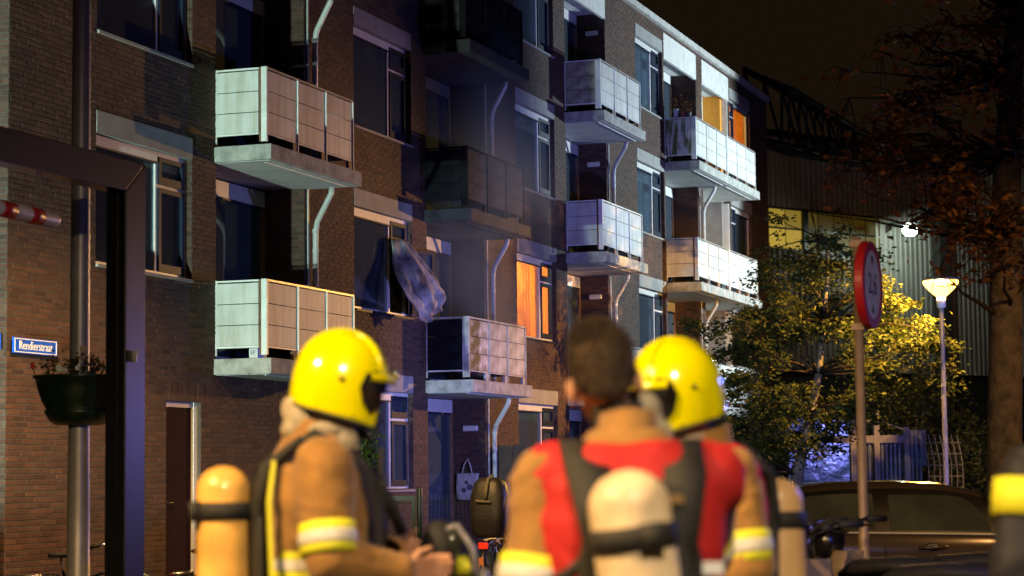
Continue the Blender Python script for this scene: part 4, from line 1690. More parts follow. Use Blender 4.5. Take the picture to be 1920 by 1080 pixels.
# ================================================================== FRONT GARDEN THINGS
M_fgreen = mat('fence_green', (0.010, 0.028, 0.018), 0.4, var=0.15)
f0 = at(787, 980, 27.5)
fe = thing('wire_mesh_fence', 'green double wire mesh fence with round post in the front garden', 'fence', (f0.x, 27.5, 0))
def fx_(px):
    return at(px, 980, 27.5).x - f0.x
for px, z1 in ((787, 1.30), (690, 1.20), (945, 1.22)):
    p = MB()
    p.lathe([(0.034, 0), (0.034, z1 - 0.01), (0.028, z1)], 14, (fx_(px), 0, 0))
    p.build('post', M_fgreen, fe, smooth=True)
p = MB()
p.box(fx_(690), fx_(779), -0.02, 0.02, 1.13, 1.19)
p.box(fx_(772), fx_(779), -0.02, 0.02, 0.05, 1.13)
p.build('gate_frame', M_fgreen, fe)
p = MB()
x = fx_(692)
while x < fx_(944):
    p.tube([(x, 0.0, 0.06), (x, 0.0, 1.14 if x < fx_(780) else 1.20)], 0.0035, 5)
    x += 0.05
for z_ in (0.1, 0.3, 0.5, 0.7, 0.9, 1.1):
    p.tube([(fx_(692), 0.006, z_), (fx_(944), 0.006, z_)], 0.0035, 5)
    p.tube([(fx_(692), -0.006, z_), (fx_(944), -0.006, z_)], 0.0035, 5)
p.build('mesh', M_fgreen, fe)

# board fence at right angles to the facade
bf = thing('board_fence', 'dark vertical board garden fence standing out from the facade', 'fence', fw(10.25, 0.0, 0), RZ)
for i in range(16):
    p = MB()
    p.box(0, 0.022, -0.13 * (i + 1) + 0.006, -0.13 * i, 0.08, 1.95 + 0.012 * math.sin(i * 2.3))
    o = p.build('board', M_wood, bf)
    o.location.x = 0.012 * (i % 2)
for z_ in (0.4, 1.0, 1.6):
    p = MB()
    p.box(0.036, 0.07, -2.1, 0, z_, z_ + 0.07)
    p.build('rail', M_wood, bf)

# cloth bag hung on the recess wall
q = fw(9.97, 0.0, 0)
bg = thing('cloth_bag', 'pale canvas shopping bag hanging beside the ground floor garden door', 'bag', fw(9.90, -0.30, 1.02), RZ)
M_bag = mat('canvas', (0.46, 0.44, 0.40), 0.9, var=0.2, scale=12, bump=0.3)
rings = []
for (z_, hw, th) in ((0.0, 0.15, 0.05), (0.03, 0.19, 0.075), (0.2, 0.20, 0.085), (0.4, 0.215, 0.06), (0.46, 0.22, 0.02)):
    rings.append([Vector((math.cos(t) * th * 0.6 - 0.05, -math.copysign(abs(math.sin(t)) ** 0.6, math.sin(t)) * hw + 0.02 * math.sin(3 * t + z_ * 9), z_)) for t in [6.2832 * k / 24 for k in range(24)]])
p = MB()
p.loft(rings)
p.build('body', M_bag, bg, smooth=True)
p = MB()
p.tube([(-0.07, -0.10, 0.42), (-0.06, -0.05, 0.62), (-0.04, 0.0, 0.70), (-0.06, 0.05, 0.62), (-0.07, 0.10, 0.42)], 0.014, 8)
p.build('handle', M_bag, bg, smooth=True)
p = MB()
p.tube([(0.06, 0.0, 0.70), (-0.05, 0.0, 0.69), (-0.055, 0.0, 0.715)], 0.006, 6)
p.build('hook', M_galv, bg)
p = MB()
for (dy, dz, rr) in ((-0.06, 0.22, 0.055), (0.05, 0.17, 0.045), (0.0, 0.30, 0.035)):
    p.lathe([(rr, 0), (rr, 0.003)], 16, m=Matrix.Translation((-0.102, dy, dz)) @ Matrix.Rotation(R(-90), 4, 'Y'))
p.build('print', mat('bag_print', (0.10, 0.10, 0.11), 0.9), bg)

# things left on the lower left balcony
q = fw(0.12, 0.62, 2.97)
pk = thing('printed_carton', 'blue and white printed carton on the balcony floor behind the lower gap', 'carton', fw(0.06, 0.55, 2.966), RZ)
p = MB()
p.box(0.0, 0.10, -0.02, 0.10, 0, 0.13)
p.build('box', mat('carton_white', (0.6, 0.62, 0.64), 0.6), pk)
p = MB()
p.box(-0.002, 0.10, -0.10, -0.02, 0, 0.128)
p.build('blue_side', mat('carton_blue', (0.02, 0.03, 0.30), 0.5), pk)
obj('lettering', text_mesh('EF', 0.075, 0.001), M_black, pk, loc=(-0.003, 0.045, 0.075), rot=(math.pi / 2, 0, -math.pi / 2))
# pots on the top far balcony
for (dy, hh, cc) in ((0.25, 0.20, (0.5, 0.52, 0.55)), (0.42, 0.14, (0.25, 0.08, 0.04)), (0.55, 0.12, (0.06, 0.06, 0.06))):
    q = fw(21.93, dy, 2.965 + 2 * STO + 1.02)
    t = thing('plant_pot', {0.20: 'white plant pot standing on the green stained balcony end', 0.14: 'small terracotta pot on the green stained balcony end', 0.12: 'small dark pot on the green stained balcony end'}[hh], 'plant pot', q, RZ, 'pots on the stained balcony')
    p = MB()
    p.lathe([(0.05, -0.03), (0.065, hh - 0.03), (0.07, hh), (0.06, hh), (0.055, hh - 0.03)], 14)
    p.build('pot', mat('pot_%d' % int(hh * 100), cc, 0.6), t, smooth=True)
    C = [(rnd.gauss(0, 0.06), rnd.gauss(0, 0.06), hh + abs(rnd.gauss(0.1, 0.12))) for k in range(60)]
    obj('plant', leaves_mesh('plant', C, 0.05), LM_brown, t)

# scorched sheet blown out of the open window
sh_ = MB()
nu, nv = 26, 34
EDR = [(6.33, .05, 5.14), (6.45, .18, 4.93), (6.55, .30, 4.73), (6.75, .40, 4.52), (6.90, .45, 4.37), (6.76, .48, 4.20), (6.63, .50, 4.07)]
EDL = [(5.77, .02, 5.10), (5.74, .05, 4.75), (5.62, .20, 4.40), (5.60, .30, 4.20), (5.68, .40, 3.97), (5.85, .45, 3.85), (5.97, .50, 3.78)]


def poly(E_, t):
    f_ = t * (len(E_) - 1)
    i_ = min(int(f_), len(E_) - 2)
    return Vector(E_[i_]).lerp(Vector(E_[i_ + 1]), f_ - i_)


vs = []
for j in range(nv + 1):
    t = j / nv
    A_, B_ = poly(EDL, t), poly(EDR, t)
    for i in range(nu + 1):
        a_ = i / nu
        q = A_.lerp(B_, a_)
        edge = math.sin(math.pi * a_)
        bul = 0.16 * edge * math.sin(math.pi * min(1, 0.1 + t))
        fold = (0.045 * math.sin(a_ * 15 + 2.5 * t) + 0.025 * math.sin(a_ * 33 - 8 * t) + 0.02 * math.sin(21 * t + 6 * a_)) * (0.25 + t)
        vs.append((q.x + 0.02 * math.sin(13 * t + 4 * a_), -(q.y + bul + fold), q.z + 0.035 * math.sin(a_ * 19) * t * t))
sh_.add(vs, [(j * (nu + 1) + i, j * (nu + 1) + i + 1, (j + 1) * (nu + 1) + i + 1, (j + 1) * (nu + 1) + i) for j in range(nv) for i in range(nu)])
M_sheetcloth = mat('scorched_sheet', (0.15, 0.14, 0.125), 0.8, var=0.6, scale=3.5, col2=(0.42, 0.40, 0.36), bump=0.9, bscale=12)
so = sh_.build('scorched_sheet', M_sheetcloth, None, smooth=True)
so.location = (P0X, P0Y, 0)
so.rotation_euler.z = RZ
md = so.modifiers.new('s', 'SOLIDIFY')
md.thickness = 0.004
tag(so, 'grey scorched sheet hanging out of the open middle window', 'sheet')

# ================================================================== SMOKE
sm_ = MB()
sm_.ell((8.6, -0.6, 5.8), (1.7, 1.25, 3.3), 24, 14)
smo = sm_.build('smoke', None)
smo.location = (P0X, P0Y, 0)
smo.rotation_euler.z = RZ
smo['kind'] = 'stuff'
smo['label'] = 'thin grey smoke drifting up in front of the burnt flat'
m = bpy.data.materials.new('smoke')
m.use_nodes = True
nt = m.node_tree
nt.nodes.remove(nt.nodes['Principled BSDF'])
pv = nt.nodes.new('ShaderNodeVolumePrincipled')
pv.inputs['Color'].default_value = (0.28, 0.42, 0.72, 1)
pv.inputs['Anisotropy'].default_value = 0.2
tc = nt.nodes.new('ShaderNodeTexCoord')
nz = nt.nodes.new('ShaderNodeTexNoise')
nz.inputs['Scale'].default_value = 0.55
nz.inputs['Detail'].default_value = 3
nt.links.new(tc.outputs['Object'], nz.inputs['Vector'])
sb = nt.nodes.new('ShaderNodeVectorMath')
sb.operation = 'SUBTRACT'
sb.inputs[1].default_value = (8.6, -0.6, 5.8)
dv = nt.nodes.new('ShaderNodeVectorMath')
dv.operation = 'DIVIDE'
dv.inputs[1].default_value = (1.7, 1.25, 3.3)
ln = nt.nodes.new('ShaderNodeVectorMath')
ln.operation = 'LENGTH'
nt.links.new(tc.outputs['Object'], sb.inputs[0])
nt.links.new(sb.outputs[0], dv.inputs[0])
nt.links.new(dv.outputs[0], ln.inputs[0])
mr = nt.nodes.new('ShaderNodeMapRange')
mr.inputs['From Min'].default_value = 1.0
mr.inputs['From Max'].default_value = 0.35
nt.links.new(ln.outputs['Value'], mr.inputs['Value'])
m2 = nt.nodes.new('ShaderNodeMapRange')
m2.inputs['From Min'].default_value = 0.35
m2.inputs['From Max'].default_value = 0.7
m2.inputs['To Max'].default_value = 0.72
nt.links.new(nz.outputs['Fac'], m2.inputs['Value'])
ml = nt.nodes.new('ShaderNodeMath')
ml.operation = 'MULTIPLY'
nt.links.new(mr.outputs[0], ml.inputs[0])
nt.links.new(m2.outputs[0], ml.inputs[1])
nt.links.new(ml.outputs[0], pv.inputs['Density'])
nt.links.new(pv.outputs[0], nt.nodes['Material Output'].inputs['Volume'])
smo.data.materials.clear()
smo.data.materials.append(m)

# ================================================================== VEHICLES
M_car = mat('car_paint', (0.066, 0.048, 0.034), 0.17, 0.35, var=0.06, scale=2, coat=0.6)
M_cglass = mat('car_glass', (0.040, 0.046, 0.036), 0.07, var=0.4, scale=1.5, spec=0.7)
M_trim = mat('black_trim', (0.006, 0.006, 0.006), 0.35)
M_tail = mat('red_lens', (0.35, 0.01, 0.01), 0.2)


def wheel(parent, x, y, z, r, w_, axis='Y', rimr=0.66, spokes=5):
    """tyre with rim and spokes; axle along local Y"""
    p = MB()
    Mr = Matrix.Translation((x, y, z)) @ Matrix.Rotation(R(90), 4, 'X')
    p.lathe([(r * rimr, -w_ / 2), (r * 0.93, -w_ / 2), (r, -w_ * 0.32), (r, w_ * 0.32), (r * 0.93, w_ / 2), (r * rimr, w_ / 2)], 30, m=Mr, caps=False)
    t = p.build('wheel', M_rubber, parent, smooth=True)
    p = MB()
    p.lathe([(r * rimr, -w_ / 2), (r * rimr * 0.96, -w_ * 0.1), (r * rimr * 0.96, w_ * 0.1), (r * rimr, w_ / 2)], 30, m=Mr, caps=False)
    for i in range(spokes):
        a_ = 6.2832 * i / spokes
        p.bar(Vector((x, y - w_ * 0.3, z)), Vector((x + math.cos(a_) * r * rimr, y - w_ * 0.3, z + math.sin(a_) * r * rimr)), r * 0.13, w_ * 0.2, up=(0, 1, 0))
    p.lathe([(r * 0.16, -w_ * 0.45), (r * 0.16, w_ * 0.45)], 16, m=Mr)
    p.build('rim', M_galv, t)
    return t


c0 = at(1665, 900, 20.3)
car = thing('parked_car', 'parked dark hatchback seen from the side behind the motor scooters', 'car', (c0.x, 20.3, 0), R(-2.0))
# stations along x (rear to front): x, sill z, belt z, roof z, half width at belt, half width at roof, bulge
ST = [(-2.05, .42, .78, .82, .60, .55), (-1.98, .30, .84, .90, .72, .60), (-1.80, .24, .88, 1.02, .82, .64), (-1.45, .22, .89, 1.19, .86, .62), (-1.05, .21, .885, 1.295, .875, .60), (-0.55, .20, .878, 1.345, .88, .585),
      (0.0, .20, .868, 1.352, .88, .58), (0.45, .20, .858, 1.325, .88, .58), (0.85, .20, .850, 1.235, .88, .60), (1.25, .20, .845, 1.05, .875, .66), (1.5, .21, .84, .90, .865, .74), (1.85, .22, .80, .845, .85, .74), (2.15, .27, .72, .77, .78, .66), (2.28, .36, .60, .66, .62, .5)]
rings = []
for (x, zs_, zb, zr, hb_, hr) in ST:
    half = [(0.0, zs_ - 0.02), (hb_ * 0.80, zs_), (hb_ * 0.955, zs_ + 0.08), (hb_ * 0.99, zs_ + 0.22), (hb_ * 1.0, zb - 0.16), (hb_ * 0.985, zb - 0.03), (hb_ * 0.955, zb)]
    up = zr - zb
    half += [(hb_ * 0.955 + (hr - hb_ * 0.955) * 0.25, zb + up * 0.3), (hb_ * 0.955 + (hr - hb_ * 0.955) * 0.62, zb + up * 0.66), (hr + 0.01, zb + up * 0.88), (hr * 0.86, zb + up * 0.97), (hr * 0.45, zr), (0, zr + 0.006)]
    ring = [Vector((x, -y, z)) for y, z in half] + [Vector((x, y, z)) for y, z in reversed(half[1:-1])]
    rings.append(ring)
p = MB()
p.loft(rings)
body = p.build('body', M_car, car, smooth=True)
body.data.set_sharp_from_angle(angle=R(38))


def side_pt(x, f, side, off=0.006):
    """point on the flank between belt (f=0) and roof (f=1)"""
    for a_, b__ in zip(ST, ST[1:]):
        if a_[0] <= x <= b__[0]:
            t = (x - a_[0]) / (b__[0] - a_[0])
            zb = a_[2] + (b__[2] - a_[2]) * t
            zr = a_[3] + (b__[3] - a_[3]) * t
            hb_ = (a_[4] + (b__[4] - a_[4]) * t) * 0.955
            hr = a_[5] + (b__[5] - a_[5]) * t
            break
    up = zr - zb
    K = [(0, hb_), (0.3, hb_ + (hr - hb_) * 0.25), (0.66, hb_ + (hr - hb_) * 0.62), (0.88, hr + 0.01), (0.97, hr * 0.86)]
    for (f0, y0), (f1, y1) in zip(K, K[1:]):
        if f0 <= f <= f1:
            y = y0 + (y1 - y0) * (f - f0) / (f1 - f0)
            break
    return Vector((x, side * (y + off), zb + up * f + off * 0.3))


def flank(name, outline, m_, off, parent=car):
    for side in (-1, 1):
        p = MB()
        n_ = len(outline[0])
        g_ = [[side_pt(x, f, side, off) for f in fs] for x, fs in outline]
        vs_ = [q for r_ in g_ for q in r_]
        k_ = len(g_[0])
        p.add(vs_, [(i * k_ + j, i * k_ + j + 1, (i + 1) * k_ + j + 1, (i + 1) * k_ + j) for i in range(len(g_) - 1) for j in range(k_ - 1)])
        p.build(name, m_, parent, smooth=True)


def cols_(xa, xb, n_, lo, hi):
    out = []
    for i in range(n_ + 1):
        t = i / n_
        l_, h_ = lo(t), hi(t)
        out.append((xa + (xb - xa) * t, [l_ + (h_ - l_) * j / 4 for j in range(5)]))
    return out


flank('window_surround', cols_(-1.42, 1.14, 22, lambda t: 0.02, lambda t: 0.86 - 0.30 * max(0, (0.16 - t) / 0.16) ** 1.4 - 0.5 * max(0, (t - 0.86) / 0.14) ** 1.3), M_trim, 0.004)
flank('rear_door_glass', cols_(-1.18, -0.24, 10, lambda t: 0.09, lambda t: 0.50 + 0.27 * min(1, t / 0.35) ** 0.6), M_cglass, 0.009)
flank('front_door_glass', cols_(-0.10, 0.80, 12, lambda t: 0.09, lambda t: 0.78 * (1 - 0.06 * (1 - t)) - 0.55 * max(0, (t - 0.72) / 0.28) ** 2.0), M_cglass, 0.009)
flank('quarter_glass', cols_(0.90, 1.10, 4, lambda t: 0.10, lambda t: 0.60 - 0.35 * t), M_cglass, 0.009)
for side in (-1, 1):
    p = MB()
    p.tube([side_pt(x, 0.02, side, 0.012) for x in (-1.42, -0.9, -0.3, 0.3, 0.8, 1.14)], 0.013, 6)
    p.build('chrome_strip', M_galv, car, smooth=True)
    for hx_ in (0.42 - 0.15, -0.85):
        p = MB()
        yb = side * 0.885
        p.tube([(hx_ - 0.13, yb - side * 0.02, .745), (hx_ - 0.11, yb + side * 0.022, .75), (hx_ + 0.10, yb + side * 0.022, .755), (hx_ + 0.13, yb - side * 0.02, .755)], 0.014, 8)
        p.build('door_handle', M_car, car, smooth=True)
        p = MB()
        p.ell((hx_, yb - side * 0.012, .755), (0.07, 0.012, 0.042), 14, 6)
        p.build('handle_recess', M_trim, car, smooth=True)
    p = MB()
    p.ell((0.98, side * 0.98, 0.93), (0.075, 0.10, 0.065), 14, 8)
    p.bar((0.98, side * 0.84, 0.89), (0.98, side * 0.92, 0.91), 0.05, 0.03)
    p.build('mirror', M_trim, car, smooth=True)
    for sx_ in (-0.17, 0.86):
        p = MB()
        p.tube([(sx_, side * 0.850, 0.855), (sx_ + 0.01, side * 0.884, 0.72), (sx_, side * 0.885, 0.50), (sx_ - 0.05, side * 0.872, 0.30)], 0.004, 5)
        p.build('door_gap', M_trim, car)
    p = MB()
    p.ell((2.12, side * 0.60, 0.64), (0.14, 0.16, 0.07), 14, 8)
    p.build('headlight', M_cglass, car, smooth=True)
    p = MB()
    p.ell((-1.94, side * 0.62, 0.80), (0.10, 0.14, 0.09), 14, 8)
    p.build('tail_light', M_tail, car, smooth=True)
    for wx in (-1.28, 1.36):
        wheel(car, wx, side * 0.79, 0.31, 0.31, 0.20)
p = MB()
g_ = []
for x, yy in ((0.90, 0.57), (1.02, 0.60), (1.20, 0.64), (1.40, 0.70)):
    zr = [a_[3] + (b__[3] - a_[3]) * (x - a_[0]) / (b__[0] - a_[0]) for a_, b__ in zip(ST, ST[1:]) if a_[0] <= x <= b__[0]][0]
    g_.append([Vector((x, yy * t, zr + 0.012 - 0.03 * t * t)) for t in (-0.9, -0.5, 0, 0.5, 0.9)])
p.add([q for r_ in g_ for q in r_], [(i * 5 + j, i * 5 + j + 1, (i + 1) * 5 + j + 1, (i + 1) * 5 + j) for i in range(3) for j in range(4)])
p.build('windscreen', M_cglass, car, smooth=True)

# motor scooters parked in front of the car
M_scoot = mat('scooter_black', (0.008, 0.008, 0.009), 0.25, spec=0.6)
M_cream_body = mat('scooter_cream', (0.30, 0.22, 0.13), 0.35, coat=0.3)


def scooter(label, px, depth, rz, shell):
    q = at(px, 900, depth)
    t = thing('motor_scooter', label, 'scooter', (q.x, depth, 0), rz, 'scooters parked by the sign pole')
    t.scale = (1.07,) * 3
    # local: x forward
    for wx in (-0.62, 0.62):
        wheel(t, wx, 0, 0.24, 0.24, 0.10, rimr=0.55)
    p = MB()
    p.tube([(0.62, 0.07, 0.24), (0.52, 0.07, 0.55), (0.44, 0.05, 0.80)], 0.022, 8)
    p.tube([(0.62, -0.07, 0.24), (0.52, -0.07, 0.55), (0.44, -0.05, 0.80)], 0.022, 8)
    p.tube([(0.46, 0, 0.74), (0.38, 0, 1.00)], 0.028, 8)
    p.build('fork', M_scoot, t, smooth=True)
    p = MB()
    p.tube([(0.26, 0.36, 1.06), (0.33, 0.24, 1.06), (0.40, 0.10, 1.01), (0.40, -0.10, 1.01), (0.33, -0.24, 1.06), (0.26, -0.36, 1.06)], 0.013, 8)
    hbar = p.build('handlebar', M_chrome, t, smooth=True)
    for sd in (-1, 1):
        p = MB()
        p.tube([(0.315, sd * 0.26, 1.062), (0.25, sd * 0.39, 1.062)], 0.021, 10)
        p.build('grip', M_rubber, hbar, smooth=True)
        p = MB()
        p.tube([(0.38, sd * 0.20, 1.04), (0.38, sd * 0.28, 1.03), (0.33, sd * 0.37, 1.015)], 0.008, 6)
        p.build('brake_lever', M_chrome, hbar, smooth=True)
        p = MB()
        p.ell((0.36, sd * 0.19, 1.045), (0.035, 0.035, 0.03), 10, 6)
        p.build('switch_pod', M_rubber, hbar, smooth=True)
    p = MB()
    p.ell((0.47, 0, 0.93), (0.10, 0.11, 0.11), 18, 10)
    hl = p.build('headlamp', M_scoot, t, smooth=True)
    p = MB()
    p.ell((0.535, 0, 0.93), (0.045, 0.092, 0.092), 18, 8)
    p.build('lens', M_cglass, hl, smooth=True)
    p = MB()
    p.ell((0.40, 0.0, 1.04), (0.045, 0.075, 0.04), 14, 8)
    p.build('instrument', M_scoot, t, smooth=True)
    # front shield, floor, tail body
    rg = []
    for z_, w_, x_ in ((0.36, 0.16, 0.34), (0.55, 0.20, 0.40), (0.75, 0.19, 0.42), (0.88, 0.13, 0.40)):
        rg.append([Vector((x_ + 0.05 * math.cos(a_) - 0.10 * abs(math.sin(a_)) ** 2, w_ * math.sin(a_), z_)) for a_ in [6.2832 * k / 18 for k in range(18)]])
    p = MB()
    p.loft(rg)
    p.build('shield', shell, t, smooth=True)
    p = MB()
    p.box(-0.15, 0.36, -0.14, 0.14, 0.28, 0.34)
    p.build('footboard', M_rubber, t, bevel=0.02)
    rg = []
    for x_, w_, zl, zh in ((-0.12, 0.12, 0.34, 0.62), (-0.22, 0.17, 0.32, 0.76), (-0.45, 0.20, 0.36, 0.80), (-0.70, 0.17, 0.46, 0.80), (-0.88, 0.08, 0.58, 0.76)):
        rg.append([Vector((x_, w_ * math.cos(a_), (zl + zh) / 2 + (zh - zl) / 2 * math.sin(a_))) for a_ in [6.2832 * k / 20 for k in range(20)]])
    p = MB()
    p.loft(rg)
    p.build('tail_body', shell, t, smooth=True)
    rg = []
    for x_, w_, zl, zh in ((-0.10, 0.08, 0.74, 0.80), (-0.22, 0.14, 0.75, 0.86), (-0.5, 0.15, 0.78, 0.88), (-0.78, 0.10, 0.79, 0.86)):
        rg.append([Vector((x_, w_ * math.cos(a_), (zl + zh) / 2 + (zh - zl) / 2 * math.sin(a_))) for a_ in [6.2832 * k / 16 for k in range(16)]])
    p = MB()
    p.loft(rg)
    p.build('seat', M_rubber, t, smooth=True)
    p = MB()
    p.tube([(0.86, 0, 0.30), (0.80, 0, 0.46), (0.62, 0, 0.53), (0.44, 0, 0.46)], 0.055, 10)
    p.build('mudguard', shell, t, smooth=True)
    p = MB()
    p.box(-0.93, -0.88, -0.05, 0.05, 0.60, 0.68)
    p.build('tail_light', M_tail, t, bevel=0.01)
    p = MB()
    p.tube([(-0.1, 0.12, 0.30), (-0.16, 0.14, 0.02)], 0.012, 6)
    p.build('stand', M_chrome, t)
    return t


scooter('black scooter with cream body right of the sign pole, before the car', 1690, 13.6, R(150), M_cream_body)
scooter('black scooter left of the sign pole, before the rear of the car', 1560, 13.2, R(128), M_scoot)
scooter('cream scooter mostly hidden between the two others at the frame bottom', 1620, 12.2, R(140), M_cream_body)


# bicycles
def bicycle(label, loc, rz, cover=False, seatcol=None, group=None):
    t = thing('bicycle', label, 'bicycle', loc, rz, group)
    for wx in (-0.53, 0.53):
        p = MB()
        Mr = Matrix.Translation((wx, 0, 0.35)) @ Matrix.Rotation(R(90), 4, 'X')
        ring = [(wx + 0.335 * math.cos(6.2832 * k / 36), 0, 0.35 + 0.335 * math.sin(6.2832 * k / 36)) for k in range(37)]
        p.tube(ring, 0.019, 8, caps=False)
        w_ = p.build('wheel', M_rubber, t, smooth=True)
        p = MB()
        for k in range(18):
            a_ = 6.2832 * k / 18
            p.bar((wx, 0.02 * (-1) ** k, 0.35), (wx + 0.32 * math.cos(a_), 0, 0.35 + 0.32 * math.sin(a_)), 0.003)
        p.lathe([(0.022, -0.04), (0.022, 0.04)], 10, m=Mr)
        p.build('spokes', M_chrome, w_)
        p = MB()
        p.tube([(wx + 0.375 * math.cos(a_), 0, 0.35 + 0.375 * math.sin(a_)) for a_ in [R(20 + 140 * k / 14) + (0.35 if wx < 0 else 0) for k in range(15)]], 0.022, 8)
        p.build('mudguard', M_scoot, t, smooth=True)
    p = MB()
    A_, B_, S_, H_ = (-0.53, 0, 0.35), (-0.07, 0, 0.30), (-0.22, 0, 0.78), (0.36, 0, 0.86)
    p.tube([B_, S_], 0.016, 8)
    p.tube([B_, (0.40, 0, 0.72)], 0.018, 8)
    p.tube([(-0.17, 0, 0.62), (0.37, 0, 0.82)], 0.016, 8)
    for sd in (-1, 1):
        p.tube([A_, (-0.3, sd * 0.05, 0.33), B_], 0.010, 6)
        p.tube([A_, (-0.35, sd * 0.05, 0.58), (-0.2, 0, 0.72)], 0.009, 6)
        p.tube([(0.53, sd * 0.05, 0.35), (0.42, sd * 0.04, 0.66), (0.40, 0, 0.70)], 0.012, 6)
    p.tube([(0.42, 0, 0.66), (0.36, 0, 0.90)], 0.018, 8)
    p.build('frame', M_scoot, t, smooth=True)
    p = MB()
    p.tube([(0.05, 0.30, 1.02), (0.22, 0.27, 1.06), (0.36, 0.12, 1.05), (0.35, 0, 1.02), (0.36, -0.12, 1.05), (0.22, -0.27, 1.06), (0.05, -0.30, 1.02)], 0.012, 8)
    p.tube([(0.36, 0, 0.88), (0.35, 0, 1.03)], 0.014, 8)
    hb_ = p.build('handlebar', M_chrome, t, smooth=True)
    for sd in (-1, 1):
        p = MB()
        p.tube([(0.04, sd * 0.30, 1.02), (0.16, sd * 0.285, 1.045)], 0.018, 8)
        p.build('grip', M_rubber, hb_, smooth=True)
    p = MB()
    p.tube([S_, (-0.24, 0, 0.92)], 0.012, 8)
    p.build('seat_post', M_chrome, t, smooth=True)
    rg = []
    for x_, w_ in ((-0.37, 0.05), (-0.34, 0.095), (-0.24, 0.08), (-0.14, 0.035), (-0.09, 0.015)):
        rg.append([Vector((x_, w_ * math.cos(a_), 0.945 + 0.028 * math.sin(a_))) for a_ in [6.2832 * k / 14 for k in range(14)]])
    p = MB()
    p.loft(rg)
    p.build('saddle', M_rubber, t, smooth=True)
    p = MB()
    for sd in (-1, 1):
        p.tube([(-0.25, sd * 0.07, 0.74), (-0.80, sd * 0.07, 0.74), (-0.80, sd * 0.05, 0.74)], 0.008, 6)
        p.tube([(-0.62, sd * 0.07, 0.74), (-0.53, sd * 0.05, 0.37)], 0.007, 6)
    p.tube([(-0.80, -0.07, 0.74), (-0.80, 0.07, 0.74)], 0.008, 6)
    p.build('carrier', M_chrome, t, smooth=True)
    p = MB()
    p.box(-0.85, -0.81, -0.055, 0.055, 0.64, 0.71)
    p.build('tail_light', mat('bike_tail_light', (0.5, 0.02, 0.01), 0.25, emit=(1.0, 0.04, 0.01), estr=0.5), t, bevel=0.012)
    p = MB()
    p.bar((-0.07, 0.09, 0.30), (0.05, 0.09, 0.17), 0.02)
    p.bar((-0.07, -0.09, 0.30), (-0.19, -0.09, 0.43), 0.02)
    p.lathe([(0.09, 0.055), (0.09, 0.065)], 24, m=Matrix.Translation((-0.07, 0, 0.30)) @ Matrix.Rotation(R(90), 4, 'X'))
    p.build('crank', M_chrome, t)
    if cover:
        rg = []
        for z_, hx_, hy_ in ((0.76, 0.15, 0.15), (0.80, 0.19, 0.185), (1.00, 0.20, 0.20), (1.22, 0.18, 0.20), (1.36, 0.14, 0.17), (1.42, 0.09, 0.10)):
            rg.append([Vector((-0.60 + hx_ * math.copysign(abs(math.cos(a_)) ** 0.6, math.cos(a_)), hy_ * math.copysign(abs(math.sin(a_)) ** 0.6, math.sin(a_)), z_)) for a_ in [6.2832 * k / 28 for k in range(28)]])
        p = MB()
        p.loft(rg)
        cs = p.build('child_seat_shell', mat('seat_shell', (0.014, 0.014, 0.014), 0.5, var=0.3, bump=0.2), t, smooth=True)
        p = MB()
        p.tube([(-0.80, -0.02, 1.18), (-0.795, -0.03, 1.30), (-0.74, -0.03, 1.40), (-0.6, -0.03, 1.44)], 0.018, 8)
        p.tube([(-0.62, 0.205, 1.20), (-0.80, 0.08, 1.16), (-0.80, -0.08, 1.15)], 0.014, 8)
        p.build('strap', mat('webbing', (0.12, 0.11, 0.08), 0.8), cs, smooth=True)
        p = MB()
        p.tube([(-0.53, -0.19, 1.36), (-0.56, -0.24, 1.15), (-0.58, -0.27, 0.95), (-0.55, -0.20, 0.72), (-0.5, -0.1, 0.6)], 0.010, 8)
        p.build('cable', mat('blue_cable', (0.03, 0.05, 0.5), 0.35), t, smooth=True)
        p = MB()
        p.box(-0.905, -0.895, -0.028, 0.028, 0.28, 0.55)
        p.build('mudflap', mat('mudflap_orange', (0.45, 0.16, 0.04), 0.5), t)
    return t


q = at(907, 1020, 23.6)
bicycle('bicycle with a black child seat and red tail light in the front garden', (q.x + 0.28, 24.3, 0), R(70), True, group='bicycles by the facade')
q = at(122, 1020, 18.7)
bk_ = bicycle('bicycle leaning by the wall behind the lamp post at bottom left', (q.x + 0.16, 18.75, 0), R(10), group='bicycles by the facade')
bk_.scale = (0.84,) * 3
q = at(362, 1040, 19.0)
bk_ = bicycle('bicycle parked before the dark street door', (q.x + 0.22, 19.0, 0), R(62), group='bicycles by the facade')
bk_.scale = (0.86,) * 3

# ================================================================== PEOPLE
M_skin = mat('skin', (0.52, 0.27, 0.17), 0.55, var=0.10, scale=14)
M_hair = mat('short_brown_hair', (0.062, 0.036, 0.020), 0.8, var=0.6, scale=45, bump=0.8, bscale=220)
M_coat = mat('tan_turnout_cloth', (0.29, 0.145, 0.034), 0.85, var=0.32, scale=7, bump=0.6, bscale=7, sheen=0.2)
M_coat_dk = mat('dark_reinforced_cloth', (0.016, 0.018, 0.030), 0.7, var=0.3)
M_vest = mat('red_vest_cloth', (0.44, 0.010, 0.012), 0.75, var=0.16, scale=5, bump=0.5, bscale=9)
M_yel = mat('fluorescent_yellow', (0.72, 0.72, 0.03), 0.6, var=0.08)
M_silver = mat('silver_tape', (0.62, 0.60, 0.58), 0.45, var=0.10, scale=40)
M_strap = mat('black_webbing', (0.014, 0.013, 0.013), 0.65, var=0.3, scale=30, bump=0.3)
M_helm = mat('yellow_helmet_paint', (0.76, 0.72, 0.0), 0.16, var=0.03, coat=0.7, spec=0.5)
M_visor = mat('smoked_visor', (0.010, 0.009, 0.009), 0.12, spec=0.7)
M_hood = mat('flash_hood_knit', (0.42, 0.36, 0.26), 0.9, var=0.3, scale=18, bump=0.5)
